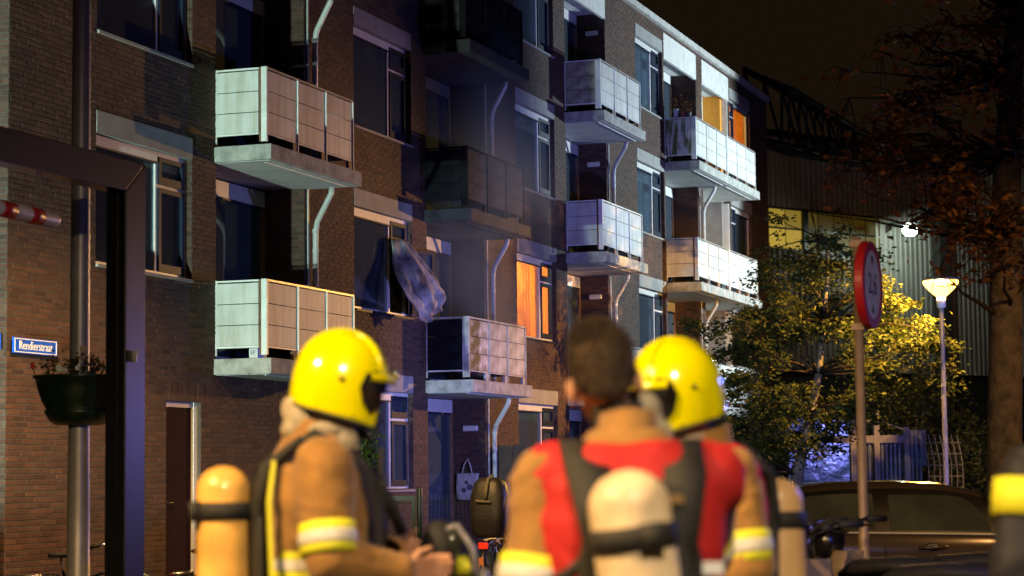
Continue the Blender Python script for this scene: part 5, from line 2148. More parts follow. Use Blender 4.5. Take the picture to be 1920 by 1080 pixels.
M_navy = mat('navy_uniform', (0.006, 0.007, 0.016), 0.7, var=0.3)
M_boot = mat('boot_leather', (0.012, 0.011, 0.010), 0.5)


def wrinkle(me, amp, seed=0.0):
    from mathutils import noise
    co = [v.co.copy() for v in me.vertices]
    no = [v.normal.copy() for v in me.vertices]
    for v, c, n_ in zip(me.vertices, co, no):
        q = Vector((c.x * 5 + seed, c.y * 5, c.z * 13 + 2.2 * noise.noise(c * 4 + Vector((seed, 0, 0)))))
        f = noise.noise(q)
        r_ = 1.0 - abs(f) * 2.4                      # sharp creases between soft swells
        g_ = noise.noise(c * 3.1 + Vector((0, seed, 0)))
        v.co = c + n_ * (amp * (r_ * 0.55 + g_ * 1.1))
    me.update()


def cap(mb, a, ra, b, rb, n=14):
    """tapered limb with round ends"""
    a, b = Vector(a), Vector(b)
    d = (b - a).normalized()
    pts, rr = [], []
    for k in range(5):
        t = math.pi / 2 * (1 - k / 4)
        pts.append(a - d * ra * math.sin(t)); rr.append(max(ra * math.cos(t), 0.001))
    for k in range(1, 4):
        pts.append(a.lerp(b, k / 4)); rr.append(ra + (rb - ra) * k / 4)
    for k in range(5):
        t = math.pi / 2 * k / 4
        pts.append(b + d * rb * math.sin(t)); rr.append(max(rb * math.cos(t), 0.001))
    mb.tube(pts, rr, n)


def sup(mb, rows, n=32, e=0.75):
    """stack of rounded-rectangle rings: (z, half width, half depth, centre y)"""
    rg = []
    for (z, hx_, hy_, cy) in rows:
        rg.append([Vector((hx_ * math.copysign(abs(math.cos(a_)) ** e, math.cos(a_)), cy + hy_ * math.copysign(abs(math.sin(a_)) ** e, math.sin(a_)), z)) for a_ in [6.2832 * k / n for k in range(n)]])
    mb.loft(rg)


def hand(mb, w_, d, thumb, curl=0.6):
    """palm, four unequal fingers with bends, thumb from the side of the palm"""
    w_, d, th = Vector(w_), Vector(d).normalized(), Vector(thumb)
    th = (th - d * th.dot(d)).normalized()
    nn = d.cross(th)
    mb.ell(w_ + d * 0.05, (0.001, 0.001, 0.001), 6, 3)
    for k in (-1, 0, 1):
        cap(mb, w_ + th * 0.022 * k, 0.020, w_ + d * 0.085 + th * 0.026 * k, 0.016, 10)
    for k, L_ in enumerate((0.062, 0.078, 0.084, 0.074)):
        b0_ = w_ + d * 0.095 + th * (-0.036 + 0.024 * k)
        p1 = b0_ + (d * math.cos(curl * 0.5) + nn * math.sin(curl * 0.5)) * L_ * 0.45
        p2 = p1 + (d * math.cos(curl * 1.2) + nn * math.sin(curl * 1.2)) * L_ * 0.32
        p3 = p2 + (d * math.cos(curl * 1.9) + nn * math.sin(curl * 1.9)) * L_ * 0.25
        cap(mb, b0_, 0.0095, p1, 0.009, 8)
        cap(mb, p1, 0.009, p2, 0.0085, 8)
        cap(mb, p2, 0.0085, p3, 0.0075, 8)
    t0_ = w_ + d * 0.03 + th * 0.035
    t1_ = t0_ + (d * 0.6 + th * 0.6 + nn * 0.3).normalized() * 0.04
    t2_ = t1_ + (d * 0.85 + th * 0.2 + nn * 0.45).normalized() * 0.032
    cap(mb, t0_, 0.013, t1_, 0.011, 8)
    cap(mb, t1_, 0.011, t2_, 0.009, 8)


def ribbon(mb, pts, nrms, w_, th=0.012):
    pts = [Vector(p) for p in pts]
    nrms = [Vector(q).normalized() for q in nrms]
    rg = []
    for i, p in enumerate(pts):
        t = (pts[min(i + 1, len(pts) - 1)] - pts[max(i - 1, 0)]).normalized()
        s_ = t.cross(nrms[i]).normalized()
        ww = w_[i] if isinstance(w_, (list, tuple)) else w_
        rg.append([p - s_ * ww / 2, p - s_ * ww / 2 + nrms[i] * th, p + s_ * ww / 2 + nrms[i] * th, p + s_ * ww / 2])
    mb.loft(rg)


TORSO = [(0.80, 0.215, 0.165, 0), (0.95, 0.205, 0.155, 0), (1.08, 0.200, 0.150, 0), (1.22, 0.212, 0.158, 0), (1.34, 0.220, 0.160, -0.005), (1.43, 0.212, 0.145, -0.01), (1.485, 0.165, 0.118, -0.012), (1.53, 0.105, 0.095, -0.01), (1.56, 0.080, 0.082, -0.005)]


def torso_grow(g_, z0, z1):
    return [(z, a_ + g_, b__ + g_, c) for (z, a_, b__, c) in TORSO if z0 <= z <= z1]


def person(label, loc, rz, scale, arms, head_rot=(0, 0, 0), coat=None, trousers=None, legs=None, head_off=(0, 0, 0)):
    coat = coat or M_coat
    trousers = trousers or M_coat
    legs = legs or [((0.10, 0, 0.92), (0.13, 0.03, 0.50), (0.14, -0.02, 0.10)), ((-0.10, 0, 0.92), (-0.13, 0.02, 0.50), (-0.14, -0.02, 0.10))]
    mb = MB()
    HR = Matrix.Translation((head_off[0], head_off[1], 1.55 + head_off[2])) @ Euler(head_rot).to_matrix().to_4x4() @ Matrix.Translation((0, 0, -1.55))
    hb_ = MB()
    hb_.ell((0, -0.012, 1.715), (0.077, 0.098, 0.105), 20, 14)
    hb_.ell((0, 0.030, 1.640), (0.060, 0.068, 0.075), 18, 12)
    hb_.ell((0, 0.062, 1.600), (0.030, 0.028, 0.026), 12, 8)       # chin
    cap(hb_, (0, 0.084, 1.695), 0.010, (0, 0.102, 1.660), 0.013, 10)   # nose
    for sd in (-1, 1):
        hb_.ell((sd * 0.016, 0.095, 1.655), (0.012, 0.012, 0.010), 8, 6)
        hb_.ell((sd * 0.084, -0.010, 1.668), (0.013, 0.026, 0.037), 10, 8)   # ears
        hb_.ell((sd * 0.032, 0.078, 1.712), (0.026, 0.014, 0.010), 10, 6)    # brow
        hb_.ell((sd * 0.040, 0.058, 1.655), (0.026, 0.030, 0.028), 10, 6)    # cheek
    hb_.ell((0, 0.088, 1.628), (0.026, 0.012, 0.006), 12, 6)
    hb_.ell((0, 0.086, 1.616), (0.022, 0.012, 0.007), 12, 6)
    hb_.v = [tuple(HR @ Vector(p)) for p in hb_.v]
    mb.add(hb_.v, hb_.f)
    cap(mb, (0, -0.02, 1.46), 0.062, (head_off[0], head_off[1], 1.60), 0.055)
    sup(mb, [(z, a_ - 0.045, b__ - 0.045, c) for (z, a_, b__, c) in TORSO if z < 1.50])
    for (sh, el, wr, hd, tb_) in arms:
        cap(mb, sh, 0.052, el, 0.042)
        cap(mb, el, 0.042, wr, 0.030)
        hand(mb, wr, hd, tb_)
    for (hp, kn, ak) in legs:
        cap(mb, hp, 0.085, kn, 0.058)
        cap(mb, kn, 0.056, ak, 0.042)
        cap(mb, ak, 0.04, (ak[0], ak[1] + 0.16, 0.05), 0.04)
    me = remesh(mb, 'person', 0.0085, 2)
    t = obj('person', me, M_skin, None, loc=loc)
    t.rotation_euler.z = rz
    t.scale = (scale,) * 3
    tag(t, label, 'person', 'emergency workers')
    # coat: one continuous surface with sleeves
    c = MB()
    sup(c, TORSO)
    for (sh, el, wr, hd, tb_) in arms:
        cap(c, Vector(sh) + Vector((0, 0, -0.015)), 0.088, el, 0.074)
        e2 = Vector(el).lerp(Vector(wr), 0.93)
        cap(c, el, 0.074, e2, 0.060)
    cme = remesh(c, 'coat', 0.010, 5)
    wrinkle(cme, 0.014, loc[0] * 7)
    obj('coat', cme, coat, t)
    c = MB()
    sup(c, [(0.70, 0.185, 0.14, 0), (0.84, 0.19, 0.145, 0), (0.98, 0.18, 0.14, 0)])
    for (hp, kn, ak) in legs:
        cap(c, (hp[0], hp[1], hp[2] - 0.05), 0.115, kn, 0.088)
        cap(c, kn, 0.088, (ak[0], ak[1], ak[2] + 0.05), 0.075)
    obj('trousers', remesh(c, 'trousers', 0.014, 4), trousers, t)
    for (hp, kn, ak) in legs:
        c = MB()
        cap(c, (ak[0], ak[1], 0.22), 0.062, (ak[0], ak[1], 0.055), 0.055)
        cap(c, (ak[0], ak[1], 0.055), 0.055, (ak[0] * 1.1, ak[1] + 0.17, 0.05), 0.048)
        obj('boot', remesh(c, 'boot', 0.012, 2), M_boot, t)
    for sd in (-1, 1):
        e_ = MB()
        e_.ell(HR @ Vector((sd * 0.031, 0.079, 1.693)), (0.0115, 0.010, 0.0085), 10, 6)
        e_.build('eye', M_sign_white, t, smooth=True)
        e_ = MB()
        e_.ell(HR @ Vector((sd * 0.031, 0.0865, 1.693)), (0.005, 0.004, 0.005), 8, 6)
        e_.build('pupil', M_black, t, smooth=True)
    return t, HR


def arm_band(t, a, b, f0, r0, w_=0.085):
    a, b = Vector(a), Vector(b)
    d = (b - a).normalized()
    c = a.lerp(b, f0)
    for (nm, ww, gr_, mm_) in (('yellow_stripe', w_, 0.004, M_yel), ('silver_stripe', w_ * 0.40, 0.007, M_silver)):
        p = MB()
        p.tube([c - d * ww / 2, c - d * ww / 4, c, c + d * ww / 4, c + d * ww / 2], [r0 + gr_ - 0.001, r0 + gr_, r0 + gr_, r0 + gr_, r0 + gr_ - 0.001], 26, caps=False)
        o = p.build(nm, mm_, t, smooth=True)
        sd = o.modifiers.new('s', 'SOLIDIFY')
        sd.thickness = 0.006


def waist_band(t, z, g_=0.006):
    lo = TORSO
    def hw(z_):
        for (a_, b__) in zip(lo, lo[1:]):
            if a_[0] <= z_ <= b__[0]:
                k = (z_ - a_[0]) / (b__[0] - a_[0])
                return (a_[1] + (b__[1] - a_[1]) * k, a_[2] + (b__[2] - a_[2]) * k)
    for (nm, w_, gg, mm_) in (('yellow_stripe', 0.08, g_, M_yel), ('silver_stripe', 0.032, g_ + 0.003, M_silver)):
        p = MB()
        sup(p, [(zz, hw(zz)[0] + gg, hw(zz)[1] + gg, 0) for zz in (z - w_ / 2, z + w_ / 2)])
        p.f = p.f[:-2]
        o = p.build(nm, mm_, t, smooth=True)


def collar(t, m_, z0=1.50, z1=1.605, r=0.088):
    p = MB()
    rg = []
    for (z, rr, cy, dz) in ((z0, r + 0.02, -0.012, 0), (z0 + 0.04, r + 0.004, -0.01, 0.0), (z1, r - 0.002, -0.012, 0.02), (z1 + 0.002, r - 0.014, -0.012, 0.02), (z0 + 0.03, r - 0.012, -0.01, 0)):
        rg.append([Vector((rr * math.cos(a_), cy + rr * math.sin(a_), z - dz * math.sin(a_))) for a_ in [6.2832 * k / 28 for k in range(28)]])
    p.loft(rg, caps=False)
    p.build('collar', m_, t, smooth=True)


def helmet(t, HR):
    """jet style fire helmet: shell with comb, ear guards, side plate, raised visor"""
    C0 = Vector((0, -0.008, 1.700))
    n, mrow = 96, 22
    rows = []

    def cut(a_):            # a_ = angle from the front, 0..pi ; height of the lower edge relative to C0
        if a_ < 0.66:
            return 0.030
        if a_ < 0.82:
            k = (a_ - 0.66) / 0.16
            return 0.030 - (0.030 + 0.136) * (k * k * (3 - 2 * k))
        if a_ < 1.45:
            return -0.136 + 0.020 * (a_ - 0.82) / 0.63
        k = (a_ - 1.45) / (math.pi - 1.45)
        return -0.116 + 0.056 * k
    for j in range(mrow + 1):
        row = []
        for i in range(n):
            ph = 2 * math.pi * i / n
            aa = abs(ph if ph <= math.pi else 2 * math.pi - ph)
            zb = cut(aa)
            top = 0.168
            th0 = math.acos(max(-1, min(1, zb / top))) if zb > 0 else math.pi / 2
            f = j / mrow
            # polar angle down to the equator, then straight walls
            if zb >= 0:
                th = f * th0
                r_, z_ = math.sin(th), top * math.cos(th)
            else:
                fk = 0.72
                if f < fk:
                    th = f / fk * math.pi / 2
                    r_, z_ = math.sin(th), top * math.cos(th)
                else:
                    k = (f - fk) / (1 - fk)
                    r_, z_ = 1.0 - 0.05 * k * k + (0.06 * k if aa > 2.2 else 0), zb * k
            x = 0.124 * r_ * math.sin(ph)
            y = (0.152 if abs(ph - math.pi) > math.pi / 2 else 0.158) * r_ * math.cos(ph)
            # comb over the crown
            comb = max(0, 1 - abs(x) / 0.030)
            if z_ > 0.05:
                z_ += 0.012 * comb * min(1, (z_ - 0.05) / 0.05)
            row.append(HR @ (C0 + Vector((x, y, z_))))
        rows.append(row)
    p = MB()
    p.loft(rows, caps=False)
    sh = p.build('helmet', M_helm, t, smooth=True)
    sd_ = sh.modifiers.new('s', 'SOLIDIFY')
    sd_.thickness = 0.008
    # raised ridges from the crown to the brow, and side screws
    for sg_ in (-1, 1):
        p = MB()
        pts = []
        for k in range(9):
            th = R(12 + 62 * k / 8)
            ph = sg_ * (0.62 + 0.10 * k / 8)
            pts.append(HR @ (C0 + Vector((0.126 * math.sin(th) * math.sin(ph), 0.154 * math.sin(th) * math.cos(ph), 0.170 * math.cos(th)))))
        p.tube(pts, [0.003, 0.006, 0.008, 0.009, 0.009, 0.009, 0.008, 0.006, 0.003], 8)
        p.build('ridge', M_helm, sh, smooth=True)
        p = MB()
        p.ell(HR @ (C0 + Vector((sg_ * 0.1245, -0.02, 0.012))), (0.006, 0.009, 0.009), 10, 6)
        p.build('screw', M_visor, sh, smooth=True)
    # rubber edge along the rim
    p = MB()
    p.tube(rows[-1] + [rows[-1][0]], 0.0055, 6, caps=False)
    p.build('rim_edge', M_rubber, sh, smooth=True)
    # brow edge with the retracted visor
    p = MB()
    rg = []
    for (dz, gr_) in ((0.012, 0.0), (0.012, 0.020), (0.030, 0.024), (0.040, 0.006)):
        rg.append([HR @ (C0 + Vector(((0.124 + gr_) * math.sin(a_), (0.152 + gr_) * math.cos(a_), dz))) for a_ in [-1.15 + 2.3 * k / 20 for k in range(21)]])
    vs_ = [q for r_ in rg for q in r_]
    p.add(vs_, [(i * 21 + j, i * 21 + j + 1, ((i + 1) % 4) * 21 + j + 1, ((i + 1) % 4) * 21 + j) for i in range(4) for j in range(20)])
    p.build('brow_edge', M_helm, sh, smooth=True)
    p = MB()
    rg = []
    for (dz, rr) in ((-0.015, 0.150), (0.014, 0.150)):
        rg.append([HR @ (C0 + Vector((0.128 * math.sin(a_), rr * math.cos(a_), dz))) for a_ in [-1.0 + 2.0 * k / 20 for k in range(21)]])
    p.add([q for r_ in rg for q in r_], [(j, j + 1, 21 + j + 1, 21 + j) for j in range(20)])
    p.build('visor', M_visor, sh, smooth=True)
    for sg_ in (-1, 1):
        p = MB()
        pts = []
        for (a_, dz) in ((0.74, 0.020), (0.98, 0.046), (1.22, 0.036), (1.34, -0.008), (1.26, -0.058), (1.06, -0.090), (0.80, -0.060)):
            pts.append(HR @ (C0 + Vector((sg_ * 0.133 * math.sin(a_), 0.163 * math.cos(a_), dz))))
        c_ = HR @ (C0 + Vector((sg_ * 0.150 * math.sin(1.04), 0.172 * math.cos(1.04), -0.014)))
        k0 = HR @ (C0 + Vector((sg_ * 0.108 * math.sin(1.0), 0.13 * math.cos(1.0), -0.012)))
        vs_ = pts + [c_, k0]
        fs = []
        for i in range(7):
            fs.append((i, (i + 1) % 7, 7))
            fs.append((i, (i + 1) % 7, 8))
        p.add(vs_, fs)
        p.build('side_plate', M_visor, sh, smooth=False)
    p = MB()
    p.ell(HR @ (C0 + Vector((0, 0.170, 0.045))), (0.020, 0.016, 0.018), 12, 8)
    p.build('front_badge', M_chrome, sh, smooth=True)
    # knitted hood between helmet and collar
    p = MB()
    rg = []
    for (z, rx, ry, cy) in ((1.500, 0.105, 0.115, -0.012), (1.545, 0.086, 0.096, -0.012), (1.60, 0.088, 0.100, -0.020), (1.66, 0.096, 0.110, -0.024)):
        rg.append([HR @ Vector((rx * math.sin(a_), cy - ry * math.cos(a_), z)) for a_ in [-2.15 + 4.3 * k / 26 for k in range(27)]])
    p.add([q for r_ in rg for q in r_], [(i * 27 + j, i * 27 + j + 1, (i + 1) * 27 + j + 1, (i + 1) * 27 + j) for i in range(3) for j in range(26)])
    o = p.build('flash_hood', M_hood, t, smooth=True)
    s_ = o.modifiers.new('s', 'SOLIDIFY')
    s_.thickness = 0.012
    p = MB()
    for sg_ in (-1, 1):
        p.tube([HR @ (C0 + Vector((sg_ * 0.112, 0.02, -0.10))), HR @ (C0 + Vector((sg_ * 0.075, 0.075, -0.145))), HR @ (C0 + Vector((0, 0.10, -0.155)))], 0.009, 8)
    p.build('chin_strap', M_strap, t, smooth=True)
    return sh


def air_set(t, col_, tilt=0.0, dx=0.0, z0=0.92, ln=0.50, r_=0.083, sf=0.68):
    bp_ = MB()
    sup(bp_, [(0.90, 0.13, 0.02, -0.185), (1.05, 0.145, 0.024, -0.185), (1.25, 0.150, 0.024, -0.185), (1.38, 0.12, 0.022, -0.182), (1.42, 0.07, 0.018, -0.178)], 24)
    bo = bp_.build('back_plate', M_strap, t, smooth=True)
    cy = MB()
    M_ = Matrix.Translation((dx, -0.29, z0)) @ Matrix.Rotation(tilt, 4, 'Y')
    pr = [(0.025, -0.07), (0.03, -0.05), (0.045, -0.035)] + [(r_ * math.sin(math.pi / 2 * k / 5), r_ * 0.75 * (1 - math.cos(math.pi / 2 * k / 5)) - 0.03) for k in range(3, 6)]
    pr += [(r_, 0.10), (r_, ln - r_)] + [(max(0.004, r_ * math.cos(math.pi / 2 * k / 7)), ln - r_ + r_ * 0.9 * math.sin(math.pi / 2 * k / 7)) for k in range(1, 8)]
    cy.lathe(pr, 32, m=M_)
    cyl = cy.build('air_cylinder', col_, t, smooth=True)
    st_ = MB()
    z_s = ln * sf
    st_.lathe([(r_ + 0.001, z_s - 0.002), (r_ + 0.009, z_s), (r_ + 0.009, z_s + 0.050), (r_ + 0.001, z_s + 0.052)], 32, m=M_, caps=False)
    st_.box(-0.05, 0.05, 0.0, 0.12, z_s, z_s + 0.050, M_)
    st_.box(0.0, 0.055, -r_ - 0.022, -r_ + 0.01, z_s - 0.006, z_s + 0.056, M_)
    st_.build('cylinder_strap', M_strap, cyl, smooth=True)
    vb = MB()
    vb.lathe([(0.022, -0.13), (0.034, -0.125), (0.034, -0.09), (0.018, -0.08), (0.018, -0.05)], 14, m=M_)
    vb.build('valve', M_rubber, cyl, smooth=True)
    for sd in (-1, 1):
        s_ = MB()
        pts = [(sd * 0.075, -0.175, 1.15), (sd * 0.095, -0.178, 1.32), (sd * 0.115, -0.150, 1.44), (sd * 0.125, -0.060, 1.515), (sd * 0.125, 0.04, 1.505), (sd * 0.125, 0.125, 1.42), (sd * 0.13, 0.165, 1.30), (sd * 0.15, 0.165, 1.12), (sd * 0.19, 0.10, 1.00)]
        nr = [(0, -1, 0), (0, -1, 0.15), (0, -0.8, 0.6), (0, -0.2, 1), (0, 0.3, 1), (0, 0.8, 0.6), (0, 1, 0.1), (0.2 * sd, 1, 0), (0.8 * sd, 0.6, 0)]
        ribbon(s_, pts, nr, [0.07, 0.095, 0.105, 0.10, 0.09, 0.075, 0.06, 0.05, 0.05], 0.026)
        s_.build('shoulder_strap', M_strap, t, smooth=True)
    wb = MB()
    sup(wb, [(0.98, 0.212, 0.163, 0), (1.045, 0.210, 0.161, 0)])
    wb.f = wb.f[:-2]
    wb.build('waist_belt', M_strap, t, smooth=True)
    return cyl


def vest(t, z0=1.0):
    p = MB()
    sup(p, [(z, a_ + 0.014, b__ + 0.014, c) for (z, a_, b__, c) in TORSO if z0 <= z < 1.54])
    for sd in (-1, 1):
        cap(p, (sd * 0.10, -0.012, 1.445), 0.090, (sd * (0.175 if sd < 0 else 0.205), -0.006, 1.437), 0.096)
    vm = remesh(p, 'vest', 0.011, 3)
    wrinkle(vm, 0.010, 3.3)
    obj('vest', vm, M_vest, t)


M_cyl_or = mat('cylinder_amber', (0.78, 0.44, 0.11), 0.32, var=0.22, scale=9, coat=0.3)
M_cyl_cr = mat('cylinder_cream', (0.68, 0.54, 0.36), 0.40, var=0.22, scale=11)
M_cyl_tn = mat('cylinder_tan', (0.66, 0.42, 0.20), 0.38, var=0.12, scale=7)

# 1: helmeted, in profile to the right, left of the centre
q = at(594, 800, 6.85)
armsA = [((0.205, 0.0, 1.455), (0.265, 0.015, 1.17), (0.17, 0.25, 1.12), (-0.5, 0.8, 0.1), (0, 0.2, 1)),
         ((-0.205, 0.0, 1.455), (-0.26, 0.05, 1.18), (-0.08, 0.27, 1.16), (0.6, 0.7, 0.15), (0, 0.2, 1))]
t, HR = person('firefighter in yellow helmet and tan coat facing right, left of the centre', (q.x, 6.85, 0), R(-80), 1.025, armsA, (R(-4), 0, R(4)), head_off=(0, 0.075, 0))
helmet(t, HR)
collar(t, M_coat, 1.50, 1.585)
air_set(t, M_cyl_or, R(0), 0.0, z0=0.92, ln=0.54)
arm_band(t, *armsA[0][:2], 0.80, 0.084, 0.095)
arm_band(t, *armsA[1][:2], 0.80, 0.084, 0.095)
waist_band(t, 1.15)
for dx_ in (-0.185, 0.185):
    p = MB()
    ribbon(p, [(dx_ * 0.9, -0.14, 1.46), (dx_, -0.155, 1.34), (dx_, -0.15, 1.20), (dx_, -0.145, 1.08)], [(0, -1, .4), (0, -1, 0), (0, -1, 0), (0, -1, 0)], 0.035, 0.012)
    p.build('piping', M_yel, t)
p = MB()
p.box(0.300, 0.304, -0.035, 0.03, 1.335, 1.39)
bd = p.build('badge', mat('badge_grey', (0.22, 0.21, 0.18), 0.7), t)
bd.rotation_euler.y = R(-10)
bd.location = (-0.235, 0, 0.052)
p = MB()
p.box(0.300, 0.305, -0.025, 0.02, 1.285, 1.33)
bd = p.build('badge', mat('badge_red', (0.42, 0.07, 0.04), 0.7), t)
bd.rotation_euler.y = R(-10)
bd.location = (-0.230, 0, 0.052)
p = MB()
p.ell((0.0, -0.075, 1.560), (0.070, 0.040, 0.035), 16, 10)
p.ell((0.045, -0.055, 1.600), (0.035, 0.040, 0.050), 16, 10)
p.ell((0.072, 0.02, 1.560), (0.028, 0.07, 0.030), 16, 10)
p.ell((0.020, -0.085, 1.625), (0.030, 0.030, 0.045), 16, 10)
obj('rolled_hood', remesh(p, 'rolled_hood', 0.012, 2), M_hood, t)
p = MB()
p.box(0.195, 0.285, -0.12, 0.04, 0.93, 1.10)
p.build('hip_pouch', M_coat_dk, t, bevel=0.02)
p = MB()
p.box(0.06, 0.125, 0.165, 0.205, 1.25, 1.40)
p.build('radio', M_rubber, t, bevel=0.01)
p = MB()
p.tube([(0.09, 0.19, 1.40), (0.092, 0.195, 1.50)], 0.007, 8)
p.build('antenna', M_rubber, t)
p = MB()
p.ell((0.02, 0.165, 1.29), (0.14, 0.055, 0.13), 20, 12)
p.ell((-0.05, 0.18, 1.38), (0.07, 0.05, 0.07), 16, 10)
cpm = remesh(p, 'chest_pack', 0.012, 2)
wrinkle(cpm, 0.012, 5.0)
obj('chest_pack', cpm, M_coat_dk, t)
p = MB()
p.tube([(0.11, -0.12, 1.47), (0.13, -0.02, 1.545), (0.12, 0.12, 1.46), (0.10, 0.22, 1.33), (0.05, 0.26, 1.24)], 0.019, 10)
p.build('air_hose', M_rubber, t, smooth=True)
p = MB()
p.tube([(0.16, -0.10, 1.46), (0.175, 0.0, 1.52), (0.16, 0.12, 1.43), (0.155, 0.17, 1.25), (0.18, 0.12, 1.06)], 0.012, 10)
p.build('gauge_line', mat('hose_violet_black', (0.03, 0.025, 0.05), 0.3), t, smooth=True)
mk = thing('breathing_mask', 'black breathing mask and hose held before the chest of the left firefighter', 'mask', t.matrix_basis @ Vector((0.02, 0.36, 1.16)), R(-80))
p = MB()
p.ell((0, 0.02, 0.02), (0.075, 0.06, 0.10), 18, 12)
p.build('face_seal', M_rubber, mk, smooth=True)
p = MB()
p.ell((0.0, 0.055, 0.05), (0.066, 0.045, 0.060), 18, 10)
p.build('lens', M_cglass, mk, smooth=True)
p = MB()
p.lathe([(0.03, 0), (0.034, 0.03), (0.028, 0.05)], 16, m=Matrix.Translation((0, 0.075, -0.03)) @ Matrix.Rotation(R(-90), 4, 'X'))
p.build('valve', M_yel, mk, smooth=True)
p = MB()
p.tube([(0, 0.10, -0.03), (0.05, 0.16, -0.05), (0.10, 0.13, -0.15), (0.10, 0.05, -0.25), (0.06, -0.1, -0.3)], 0.014, 8)
p.build('hose', mat('hose_grey', (0.16, 0.16, 0.20), 0.35), mk, smooth=True)
p = MB()
p.tube([(0.03, 0.02, 0.08), (0.05, 0.07, 0.10), (0.06, 0.12, 0.03), (0.06, 0.14, -0.08)], 0.011, 8)
p.build('tube', mat('tube_clear', (0.20, 0.20, 0.24), 0.15), mk, smooth=True)

# 2: bare headed, seen from behind
q = at(1174, 800, 5.25)
armsB = [((0.195, 0.02, 1.45), (0.225, 0.24, 1.25), (0.08, 0.36, 1.33), (-0.7, 0.4, 0.3), (0, 0.2, 1)),
         ((-0.195, 0.0, 1.45), (-0.245, -0.03, 1.17), (-0.22, 0.12, 0.96), (0.2, 0.9, -0.3), (0, 0.2, 1))]
t, HR = person('bare headed firefighter with short brown hair and red vest seen from behind', (q.x, 5.25, 0), R(6), 0.995, armsB, (0, R(-10), R(-2)), head_off=(-0.030, 0.02, 0.005))
p = MB()
rows = []
for j in range(12):
    row = []
    for i in range(36):
        ph = 6.2832 * i / 36
        bk = (1 - math.cos(ph)) / 2                       # 0 front, 1 back
        zb = 0.045 - 0.125 * bk ** 0.9
        f = j / 11
        zt = 0.112
        z_ = zt + (zb - zt) * f ** 1.5
        rr = math.sqrt(max(0.0, 1 - (max(z_, -0.02) / 0.116) ** 2)) if z_ > 0 else 1.0 + z_ * 1.3
        if j == 0:
            rr *= 0.15
        fz = rnd.uniform(-0.0045, 0.0045)
        row.append(HR @ Vector(((0.083 + fz) * rr * math.sin(ph), -0.012 + (0.104 + fz) * rr * math.cos(ph), 1.715 + z_ + fz)))
    rows.append(row)
p.loft(rows)
hr_ = p.build('hair', M_hair, t, smooth=True)
hc_ = HR @ Vector((0, -0.012, 1.70))
V, F = [], []
for q in range(5200):
    j_ = rnd.randrange(0, 11)
    i_ = rnd.randrange(36)
    a_, b__ = rows[j_][i_], rows[j_ + 1][(i_ + 1) % 36]
    c_ = a_.lerp(b__, rnd.random()) * 0.5 + rows[j_ + 1][i_].lerp(rows[j_][(i_ + 1) % 36], rnd.random()) * 0.5
    n_ = (c_ - hc_).normalized()
    d_ = (n_ * 1.0 + Vector((rnd.gauss(0, 0.35), rnd.gauss(0, 0.35), rnd.gauss(0.15, 0.3)))).normalized()
    s_ = d_.cross(Vector((rnd.gauss(0, 1), rnd.gauss(0, 1), rnd.gauss(0, 1)))).normalized() * 0.0016
    L_ = rnd.uniform(0.008, 0.018) * (1.5 if n_.z > 0.6 else 0.8)
    k_ = len(V)
    V += [c_ - s_ - n_ * 0.002, c_ + s_ - n_ * 0.002, c_ + d_ * L_]
    F.append((k_, k_ + 1, k_ + 2))
hs = obj('hair_strands', np_mesh('hair_strands', V, F), M_hair, hr_)
hs['kind'] = 'stuff'
collar(t, M_coat, 1.49, 1.595, 0.077)
p = MB()
p.tube([(-0.012, 0.0, 1.55), (-0.022, 0.005, 1.625)], [0.070, 0.064], 24, caps=False)
p.build('neck_gaiter', M_strap, t, smooth=True)
vest(t, 1.0)
air_set(t, M_cyl_cr, R(-7), 0.02, z0=0.88, ln=0.60, r_=0.096)
arm_band(t, *armsB[0][:2], 0.86, 0.083, 0.095)
arm_band(t, *armsB[1][:2], 0.86, 0.083, 0.095)
for x_ in (-0.14, -0.09):
    p = MB()
    p.box(x_, x_ + 0.028, -0.172, -0.160, 0.90, 1.13)
    p.build('piping', M_yel, t)
p = MB()
p.lathe([(0.022, 0), (0.022, 0.012), (0.015, 0.014)], 16, m=Matrix.Translation((-0.085, -0.207, 1.375)) @ Matrix.Rotation(R(90), 4, 'X'))
p.build('buckle', mat('brass', (0.55, 0.36, 0.16), 0.35, 0.8), t, smooth=True)
p = MB()
p.box(0.03, 0.10, -0.215, -0.200, 1.385, 1.405)
p.build('buckle', MATS['brass'], t)
p = MB()
ribbon(p, [(-0.225, -0.05, 1.18), (-0.17, -0.165, 1.22), (-0.08, -0.19, 1.30)], [(-1, -0.3, 0), (-0.3, -1, 0), (0, -1, 0)], 0.03, 0.012)
p.build('side_strap', M_strap, t, smooth=True)
p = MB()
p.ell((0.055, 0.06, 1.615), (0.045, 0.045, 0.05), 16, 10)
p.ell((0.075, 0.06, 1.55), (0.055, 0.05, 0.05), 16, 10)
obj('rolled_hood', remesh(p, 'rolled_hood', 0.012, 3), M_hood, t)

p = MB()
sup(p, [(1.24, 0.06, 0.016, -0.188), (1.31, 0.105, 0.020, -0.186), (1.38, 0.15, 0.020, -0.180), (1.42, 0.13, 0.018, -0.168), (1.45, 0.06, 0.014, -0.150)], 24)
p.build('harness_yoke', M_strap, t, smooth=True)
p = MB()
p.box(0.125, 0.20, -0.181, -0.176, 1.215, 1.245)
p.build('back_print', M_sign_white, t)

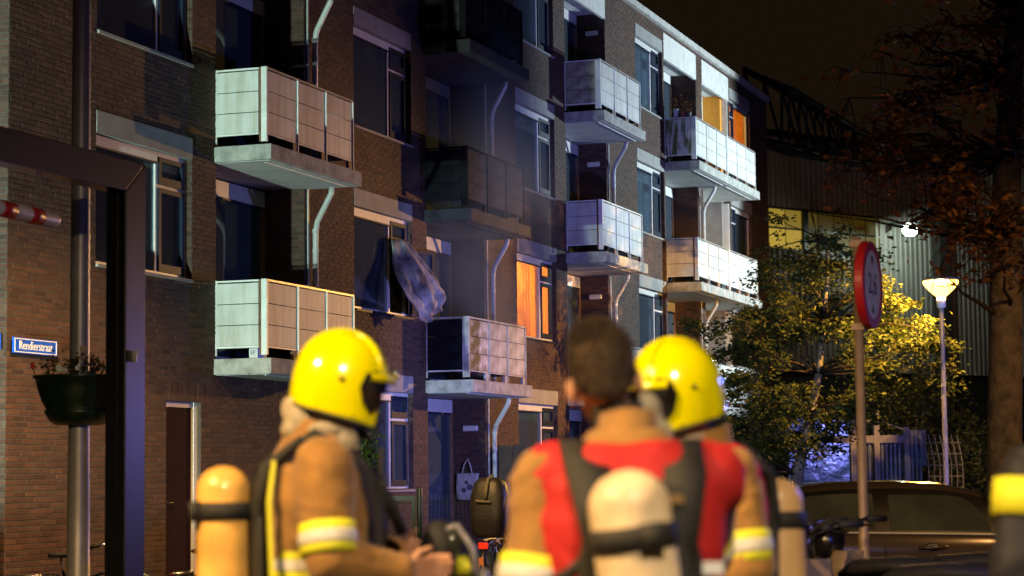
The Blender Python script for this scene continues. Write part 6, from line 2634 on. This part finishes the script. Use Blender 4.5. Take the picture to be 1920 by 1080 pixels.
# 3: helmeted, facing left, talking to the second
q = at(1312, 800, 6.75)
armsC = [((0.205, 0.0, 1.455), (0.275, 0.03, 1.17), (0.13, 0.26, 1.10), (-0.5, 0.8, 0.1), (0, 0.2, 1)),
         ((-0.205, 0.0, 1.455), (-0.27, -0.01, 1.17), (-0.20, 0.20, 1.03), (0.2, 0.9, -0.2), (0, 0.2, 1))]
t, HR = person('helmeted firefighter in red vest facing left beside the bare headed one', (q.x, 6.75, 0), R(113), 1.0, armsC, (R(-3), 0, R(-8)), head_off=(0, 0.085, 0))
helmet(t, HR)
collar(t, M_coat, 1.50, 1.585)
vest(t, 1.08)
air_set(t, M_cyl_tn, R(4), 0.0, z0=0.90, ln=0.54)
arm_band(t, *armsC[0][:2], 0.84, 0.083, 0.095)
arm_band(t, *armsC[1][:2], 0.84, 0.083, 0.095)
waist_band(t, 1.02, 0.010)
p = MB()
p.box(-0.15, -0.06, 0.172, 0.176, 1.27, 1.30)
p.build('chest_print', M_sign_white, t)

# 4: police officer at the right edge
q = at(2040, 800, 5.9)
armsD = [((0.20, 0.0, 1.45), (0.26, 0.0, 1.17), (0.22, 0.16, 0.98), (-0.1, 0.8, -0.5), (0, 0.2, 1)),
         ((-0.20, 0.0, 1.45), (-0.26, -0.02, 1.16), (-0.23, 0.10, 0.93), (0.1, 0.6, -0.8), (0, 0.5, 0.5))]
t, HR = person('police officer in dark uniform with yellow chest band cut by the right edge', (q.x, 5.9, 0), R(24), 1.0, armsD, coat=M_navy, trousers=M_navy)
p = MB()
sup(p, [(z, a_ + 0.010, b__ + 0.010, c) for (z, a_, b__, c) in [(1.32, 0.22, 0.16, 0), (1.38, 0.22, 0.158, 0), (1.43, 0.212, 0.145, -0.01)]])
p.f = p.f[:-2]
p.build('yellow_band', M_yel, t, smooth=True)
collar(t, M_navy)
p = MB()
p.ell(HR @ Vector((0, -0.012, 1.735)), (0.086, 0.106, 0.090), 20, 12)
obj('hair', remesh(p, 'hair', 0.012, 1), M_hair, t)
for (a_, b__) in ((armsD[0][0], armsD[0][1]), (armsD[1][0], armsD[1][1])):
    v0, v1 = Vector(a_), Vector(b__)
    p = MB()
    c_ = v0.lerp(v1, 0.30)
    d_ = (v1 - v0).normalized()
    p.tube([c_ - d_ * 0.05, c_, c_ + d_ * 0.05], [0.096, 0.095, 0.092], 24, caps=False)
    o = p.build('yellow_band', M_yel, t, smooth=True)
    s_ = o.modifiers.new('s', 'SOLIDIFY')
    s_.thickness = 0.006
